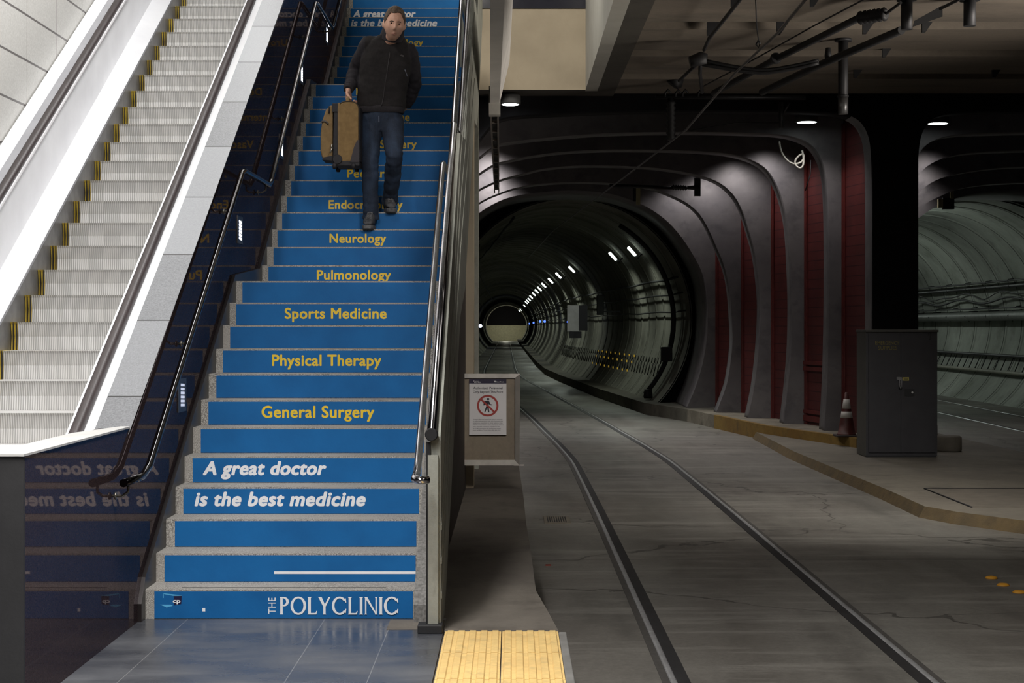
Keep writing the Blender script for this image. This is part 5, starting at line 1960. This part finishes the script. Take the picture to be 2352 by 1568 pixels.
def shoe(an, toe_y, sole_z, yaw, pitch):
    o = MB()
    heel_y = toe_y + .30
    c = Vector((an.x, (toe_y + heel_y) / 2, sole_z))
    rot = Matrix.Rotation(R(yaw), 3, 'Z') @ Matrix.Rotation(R(pitch), 3, 'X')

    def W(v):
        return c + rot @ Vector(v)
    # sole outline rings bottom to top
    prof = [(-.15, .030), (-.135, .043), (-.09, .050), (-.03, .048), (.03, .042), (.09, .040), (.13, .034), (.148, .020)]
    outline = [(w, y) for y, w in prof] + [(-w, y) for y, w in prof[::-1]]
    so = MB()
    so.loft([[W((x * k, y * k, z)) for x, y in outline] for z, k in ((0, .97), (.004, 1.), (.030, 1.02), (.034, .99))], smooth=False)
    # upper: loft of sections along the foot
    rings = []
    for y, w, h, zb in ((-.146, .018, .014, .034), (-.13, .038, .034, .036), (-.09, .046, .050, .036), (-.04, .046, .072, .036), (.0, .043, .098, .036), (.05, .041, .112, .036), (.10, .038, .112, .036), (.135, .026, .095, .036), (.145, .012, .06, .04)):
        n = 20
        rg = []
        for j in range(n):
            a = 2 * PI * j / n
            u, v = math.cos(a), math.sin(a)
            rg.append(W((w * math.copysign(abs(u) ** .8, u), y, zb + h * .5 + h * .5 * math.copysign(abs(v) ** .75, v))))
        rings.append(rg)
    o.loft(rings)
    ob = o.build('shoe', m_shoe, MAN)
    so.build('sole', m_sole, ob)
    lc = MB()
    for k in range(5):
        y = -.075 + .021 * k
        z = .036 + .058 + .0125 * k
        for s in (-1, 1):
            lc.tube([W((-s * .024, y, z - .004)), W((0, y + .006, z + .006)), W((s * .024, y + .014, z + .002))], .0032, 6)
    lc.build('laces', m_lace, ob)


shoe(ANL, 14.275, 15 * RISE, -3, 0)
shoe(ANR, 14.555, 16 * RISE + .004, 12, 3)

# ================================================================== suitcase
m_case = M('suitcase_tan', (.255, .160, .062), (.205, .125, .046), .85, scale=25, bump=.25, bscale=350)
m_case2 = M('suitcase_tan_side', (.265, .170, .072), (.21, .132, .054), .85, scale=25, bump=.25, bscale=350)
m_casedk = M('suitcase_dark', (.020, .018, .022), (.012, .011, .014), .7, scale=30)
m_piping = M('suitcase_piping', (.045, .030, .016), None, .7)
m_pull = M('zip_pull_silver', (.60, .57, .52), None, .3, .9)
SD = 14.22
X = lambda px: XW(px, SD)
Zp = lambda py: ZC - (py - CY) * SD / F
CASE = empty('suitcase', 'tan upright wheeled suitcase with dark trim carried in the man\'s hand', 'suitcase', loc=(X(797), SD + .18, Zp(388)))
xa, xb, za, zb = X(776), X(824), Zp(371), Zp(233)
# main body: arched top
r_ = .062
out = [(xa, za), (xb, za)] + [(xb - r_ + r_ * math.cos(a), zb - r_ + r_ * math.sin(a)) for a in (0, .4, .8, 1.2, PI / 2)] + [(xa + r_ + r_ * math.cos(a), zb - r_ + r_ * math.sin(a)) for a in (PI / 2, 1.95, 2.35, 2.75, PI)]
MB().prism(out, 'Y', SD, SD + .36, 0, True).build('main_body', m_case, CASE, bevel=.012, seg=3)
MB().tube([(a, SD + .003, b) for a, b in out], .0048, 6, closed=True).build('piping', m_piping, CASE)
# zip gusset between body and front pocket
gx0, gx1 = X(763.5), X(777)
g = [(gx0, Zp(366)), (gx1, Zp(368)), (gx1, Zp(236)), (gx0 + .01, Zp(240))]
MB().prism(g, 'Y', SD + .012, SD + .35).build('zip_gusset', m_casedk, CASE, bevel=.008)
MB().box(gx1 - .004, X(781), SD - .002, SD + .01, Zp(362), Zp(236)).build('gusset_seam', m_case2, CASE)
# bulging front pocket
pk_ = [(X(763.5), Zp(366)), (X(763.5), Zp(240)), (X(757), Zp(241)), (X(747), Zp(252)), (X(739), Zp(275)), (X(735), Zp(305)), (X(735), Zp(345)), (X(738), Zp(360)), (X(746), Zp(365))]
MB().prism(pk_, 'Y', SD + .035, SD + .33, 0, True).build('front_pocket', m_case2, CASE, bevel=.014, seg=3)
MB().tube([(X(737.5), SD + .033, Zp(279)), (X(744), SD + .030, Zp(277)), (X(749), SD + .028, Zp(279)), (X(753), SD + .028, Zp(284))], .009, 6, squash=.5).build('pocket_flap', M('flap_grey', (.10, .085, .075), None, .7), CASE)
MB().tube([(X(754.5), SD + .030, Zp(243)), (X(755.5), SD + .028, Zp(250)), (X(755), SD + .030, Zp(259))], .010, 6, squash=.6).build('side_strap', m_casedk, CASE)
MB().box(X(763), X(776), SD + .002, SD + .02, Zp(257), Zp(237)).build('top_strap', m_casedk, CASE, bevel=.003)
MB().prism([(X(739), Zp(366)), (X(766), Zp(368)), (X(764), Zp(356)), (X(740), Zp(361))], 'Y', SD + .03, SD + .335).build('pocket_foot', m_casedk, CASE)
# corner guard, base and wheels
MB().prism([(X(804), Zp(372)), (X(825), Zp(372)), (X(825), Zp(321)), (X(820), Zp(322)), (X(813), Zp(338))], 'Y', SD - .004, SD + .36).build('corner_guard', M('corner_guard', (.040, .032, .038), None, .7), CASE)
MB().box(X(770), X(826), SD, SD + .34, Zp(381), Zp(369)).build('base', m_casedk, CASE, bevel=.008)
MB().lathe([(.036, -.012), (.042, -.004), (.042, .05)], (X(775), SD + .0, Zp(366)), 20, axis='Y').build('wheel_housing', m_casedk, CASE)
for px in (768.5, 812):
    for yy in (SD + .005, SD + .30):
        w_ = MB().lathe([(.014, -.018), (.024, -.014), (.026, 0), (.024, .014), (.014, .018)], (X(px), yy, Zp(381)), 18, axis='X')
        w_.build('wheel', m_casedk, CASE)
MB().box(xb - .001, xb + .012, SD + .03, SD + .33, Zp(370), Zp(245)).build('back_panel', m_casedk, CASE, bevel=.004)
zpz = MB()
zpz.tube([(X(763), SD - .004, Zp(331)), (X(761.5), SD - .006, Zp(336)), (X(764), SD - .008, Zp(342))], .007, 8)
zpz.tube([(X(764), SD - .008, Zp(338)), (X(758.5), SD - .010, Zp(351))], [.004, .007], 8)
zpz.build('zip_pull', m_pull, CASE)
# carry handle arching up through the fingers
hp = [(X(797), SD + .05, zb - .005), (X(797), SD + .065, zb + .022), (X(797), SD + .10, zb + .045), (X(797), SD + .20, zb + .050), (X(797), SD + .25, zb + .022), (X(797), SD + .27, zb - .005)]
MB().tube(hp, [.020, .017, .014, .014, .017, .020], 12).build('carry_handle', m_case2, CASE)

# ================================================================== lights
def area(name, loc, size, power, col=(1, 1, 1), target=None, sy=None, spread=180, up='Y'):
    # area light
    l = bpy.data.lights.new(name, 'AREA')
    l.energy = power
    l.color = col
    l.shape = 'RECTANGLE'
    l.size = size
    l.size_y = sy or size
    l.spread = R(spread)
    o = bpy.data.objects.new(name, l)
    COL.objects.link(o)
    o.location = loc
    d = (Vector(target) if target else Vector(loc) + Vector((0, 0, -1))) - Vector(loc)
    o.rotation_euler = d.to_track_quat('-Z', up).to_euler()
    return o


def spot(name, loc, power, col, target, ang=100, blend=.6, rad=.08):
    l = bpy.data.lights.new(name, 'SPOT')
    l.energy = power
    l.color = col
    l.spot_size = R(ang)
    l.spot_blend = blend
    l.shadow_soft_size = rad
    o = bpy.data.objects.new(name, l)
    COL.objects.link(o)
    o.location = loc
    d = Vector(target) - Vector(loc)
    o.rotation_euler = d.to_track_quat('-Z', 'Y').to_euler()
    return o


def point(name, loc, power, col=(1, 1, 1), rad=.1):
    l = bpy.data.lights.new(name, 'POINT')
    l.energy = power
    l.color = col
    l.shadow_soft_size = rad
    o = bpy.data.objects.new(name, l)
    COL.objects.link(o)
    o.location = loc
    return o


# platform strip lights over the foot of the stairs and behind the camera
area('platform_light', (-1.3, 6.3, 5.0), .5, 360, (1, .98, .96), (-1.3, 7.3, .0), 4, 150)
area('platform_light', (-1.0, 2.5, 5.0), .8, 190, (1, .97, .94), (-.9, 3.6, .0), 4, 152)
# hall light falling into the escalator well: a long source following the slope, facing away from the stairs
hl = area('hall_light', (-2.55, 16.2, 7.6), 13, 600, (1, .99, .985), None, .8)
ydir = Vector((0, math.cos(R(30)), math.sin(R(30))))
zneg = Vector((-.93, .10, -.34)).normalized()
zax = -zneg
xax = ydir - zax * ydir.dot(zax)
xax.normalize()
yax = zax.cross(xax)
hl.rotation_euler = Matrix((xax, yax, zax)).transposed().to_euler()
area('hall_light', (-3.6, 10.2, 5.6), 1.2, 45, (1, .99, .985), (-4.2, 11.6, .8), 3, 70)
# dim upper hall glow over the stairs
area('hall_light', (-1.2, 20.5, 9.3), 1.5, 40, (1, .97, .93), (-1.2, 18, 4), 4)
# weak fill lamps added over the track bed, no fixtures there
area('track_fill', (3.4, 8, 5.1), 3, 70, (1, .94, .86), (3.2, 9, -.4), 9, 120)
area('track_fill', (4.8, 14.5, 5.1), 1.0, 120, (1, .96, .90), (3.2, 20.0, -.4), 3, 70)
spot('man_key_light', (-2.9, 11.2, 6.9), 210, (1, .95, .90), (-1.12, 14.4, 3.75), 24, .9, .15)  # narrow key light added for the man alone
# downlights in every bay between the ribs
for k in range(5):
    y = YB_[k] - .5 - .45
    yl = 27.3 if k == 4 else y
    for x, p in ((WALLX[k] - .73, 1.), (-.42, 2.0), (MIRX - WALLX[k] + .73, .7)):
        spot('bay_light', (x, yl, 4.93), 82 * p, (1, .94, .92), (x, yl, 0), 128, .8, .12)
spot('bay_light', (XW(1172, 25.7), 25.7, 4.95), 60, (1, .96, .94), (XW(1172, 25.7), 25.7, 0), 140, .8, .1)
spot('bay_light', (1.9, 34.9, 4.5), 260, (.92, 1, .93), (2.4, 33.5, -.36), 85, .9, .15)  # extra spot added behind the ribs to light only the road
spot('bay_light', (2.6, 27.4, 4.85), 120, (1, .97, .92), (3.0, 25.5, -.36), 85, .9, .15)  # second added spot, on the nearer road
# tunnel fixtures
for i, (px, py) in enumerate(TL):
    y = 1.93 * F / (750 - py)
    c = cen(y) + .27
    spot('tunnel_glow', (c + 1.70, y, 3.45), (85 if i < 3 else 130), (.90, 1.0, .86), (c + 1.2, y, 0), 168, .8, .08)
spot('tunnel_glow', (cen(48) + .9, 48, 4.1), 300, (.95, 1, .95), P(1316, 731, 56), 16, .6, .08)  # narrow spot added to brighten the pale panel, not a fixture
# right tunnel
for y, p in ((42, 110), (50, 160), (62, 190)):
    point('tunnel_glow', (9.2, y, 4.1), p, (.90, 1.0, .93), .15)
# fill added beyond the right edge of view to brighten the ribbed ceiling
area('track_fill', (10.5, 16, 2.9), 2, 190, (1, .92, .82), (5, 18, 5.6), 6, 72)
# narrow lamp added over the walkway to brighten barrier, guard and trough
area('platform_light', (.7, 9.0, 5.1), 1.0, 17, (1, .95, .90), (-.15, 16.6, .75), 1.2, 50)
# light inside the stair opening
area('hall_light', (-1.2, 20.0, 8.7), 1.5, 95, (1, .95, .86), (.9, 25, 5.6), 2, 110)
area('hall_light', (-2.2, 14.5, 9.2), 1, 32, (1, .97, .92), (1.1, 19, 6.4), 2, 60)
# pale end of the left tunnel
point('tunnel_glow', (-.8, 231, 1.6), 130, (1, .98, .8), .3)

# ================================================================== camera, world, render look
cam = bpy.data.cameras.new('camera')
cam.sensor_width = 36
cam.sensor_fit = 'HORIZONTAL'
cam.lens = F / 2352 * 36
cam.shift_y = -(784 - CY) / 2352
cam.clip_start = .05
cam.clip_end = 600
co_ = bpy.data.objects.new('camera', cam)
COL.objects.link(co_)
co_.location = (0, 0, ZC)
co_.rotation_euler = (R(90), 0, 0)
S.camera = co_

w = bpy.data.worlds.new('world')
S.world = w
w.use_nodes = True
w.node_tree.nodes['Background'].inputs[0].default_value = (.75, .8, 1, 1)
w.node_tree.nodes['Background'].inputs[1].default_value = .006
S.view_settings.view_transform = 'Standard'
S.view_settings.look = 'None'
S.view_settings.exposure = 0
try:
    S.cycles.use_denoising = True
    S.cycles.max_bounces = 5
    S.cycles.diffuse_bounces = 3
    S.cycles.glossy_bounces = 3
    S.cycles.use_adaptive_sampling = True
    S.cycles.adaptive_threshold = .03
    S.cycles.sample_clamp_indirect = 4
    S.cycles.caustics_reflective = False
    S.cycles.caustics_refractive = False
except Exception:
    pass
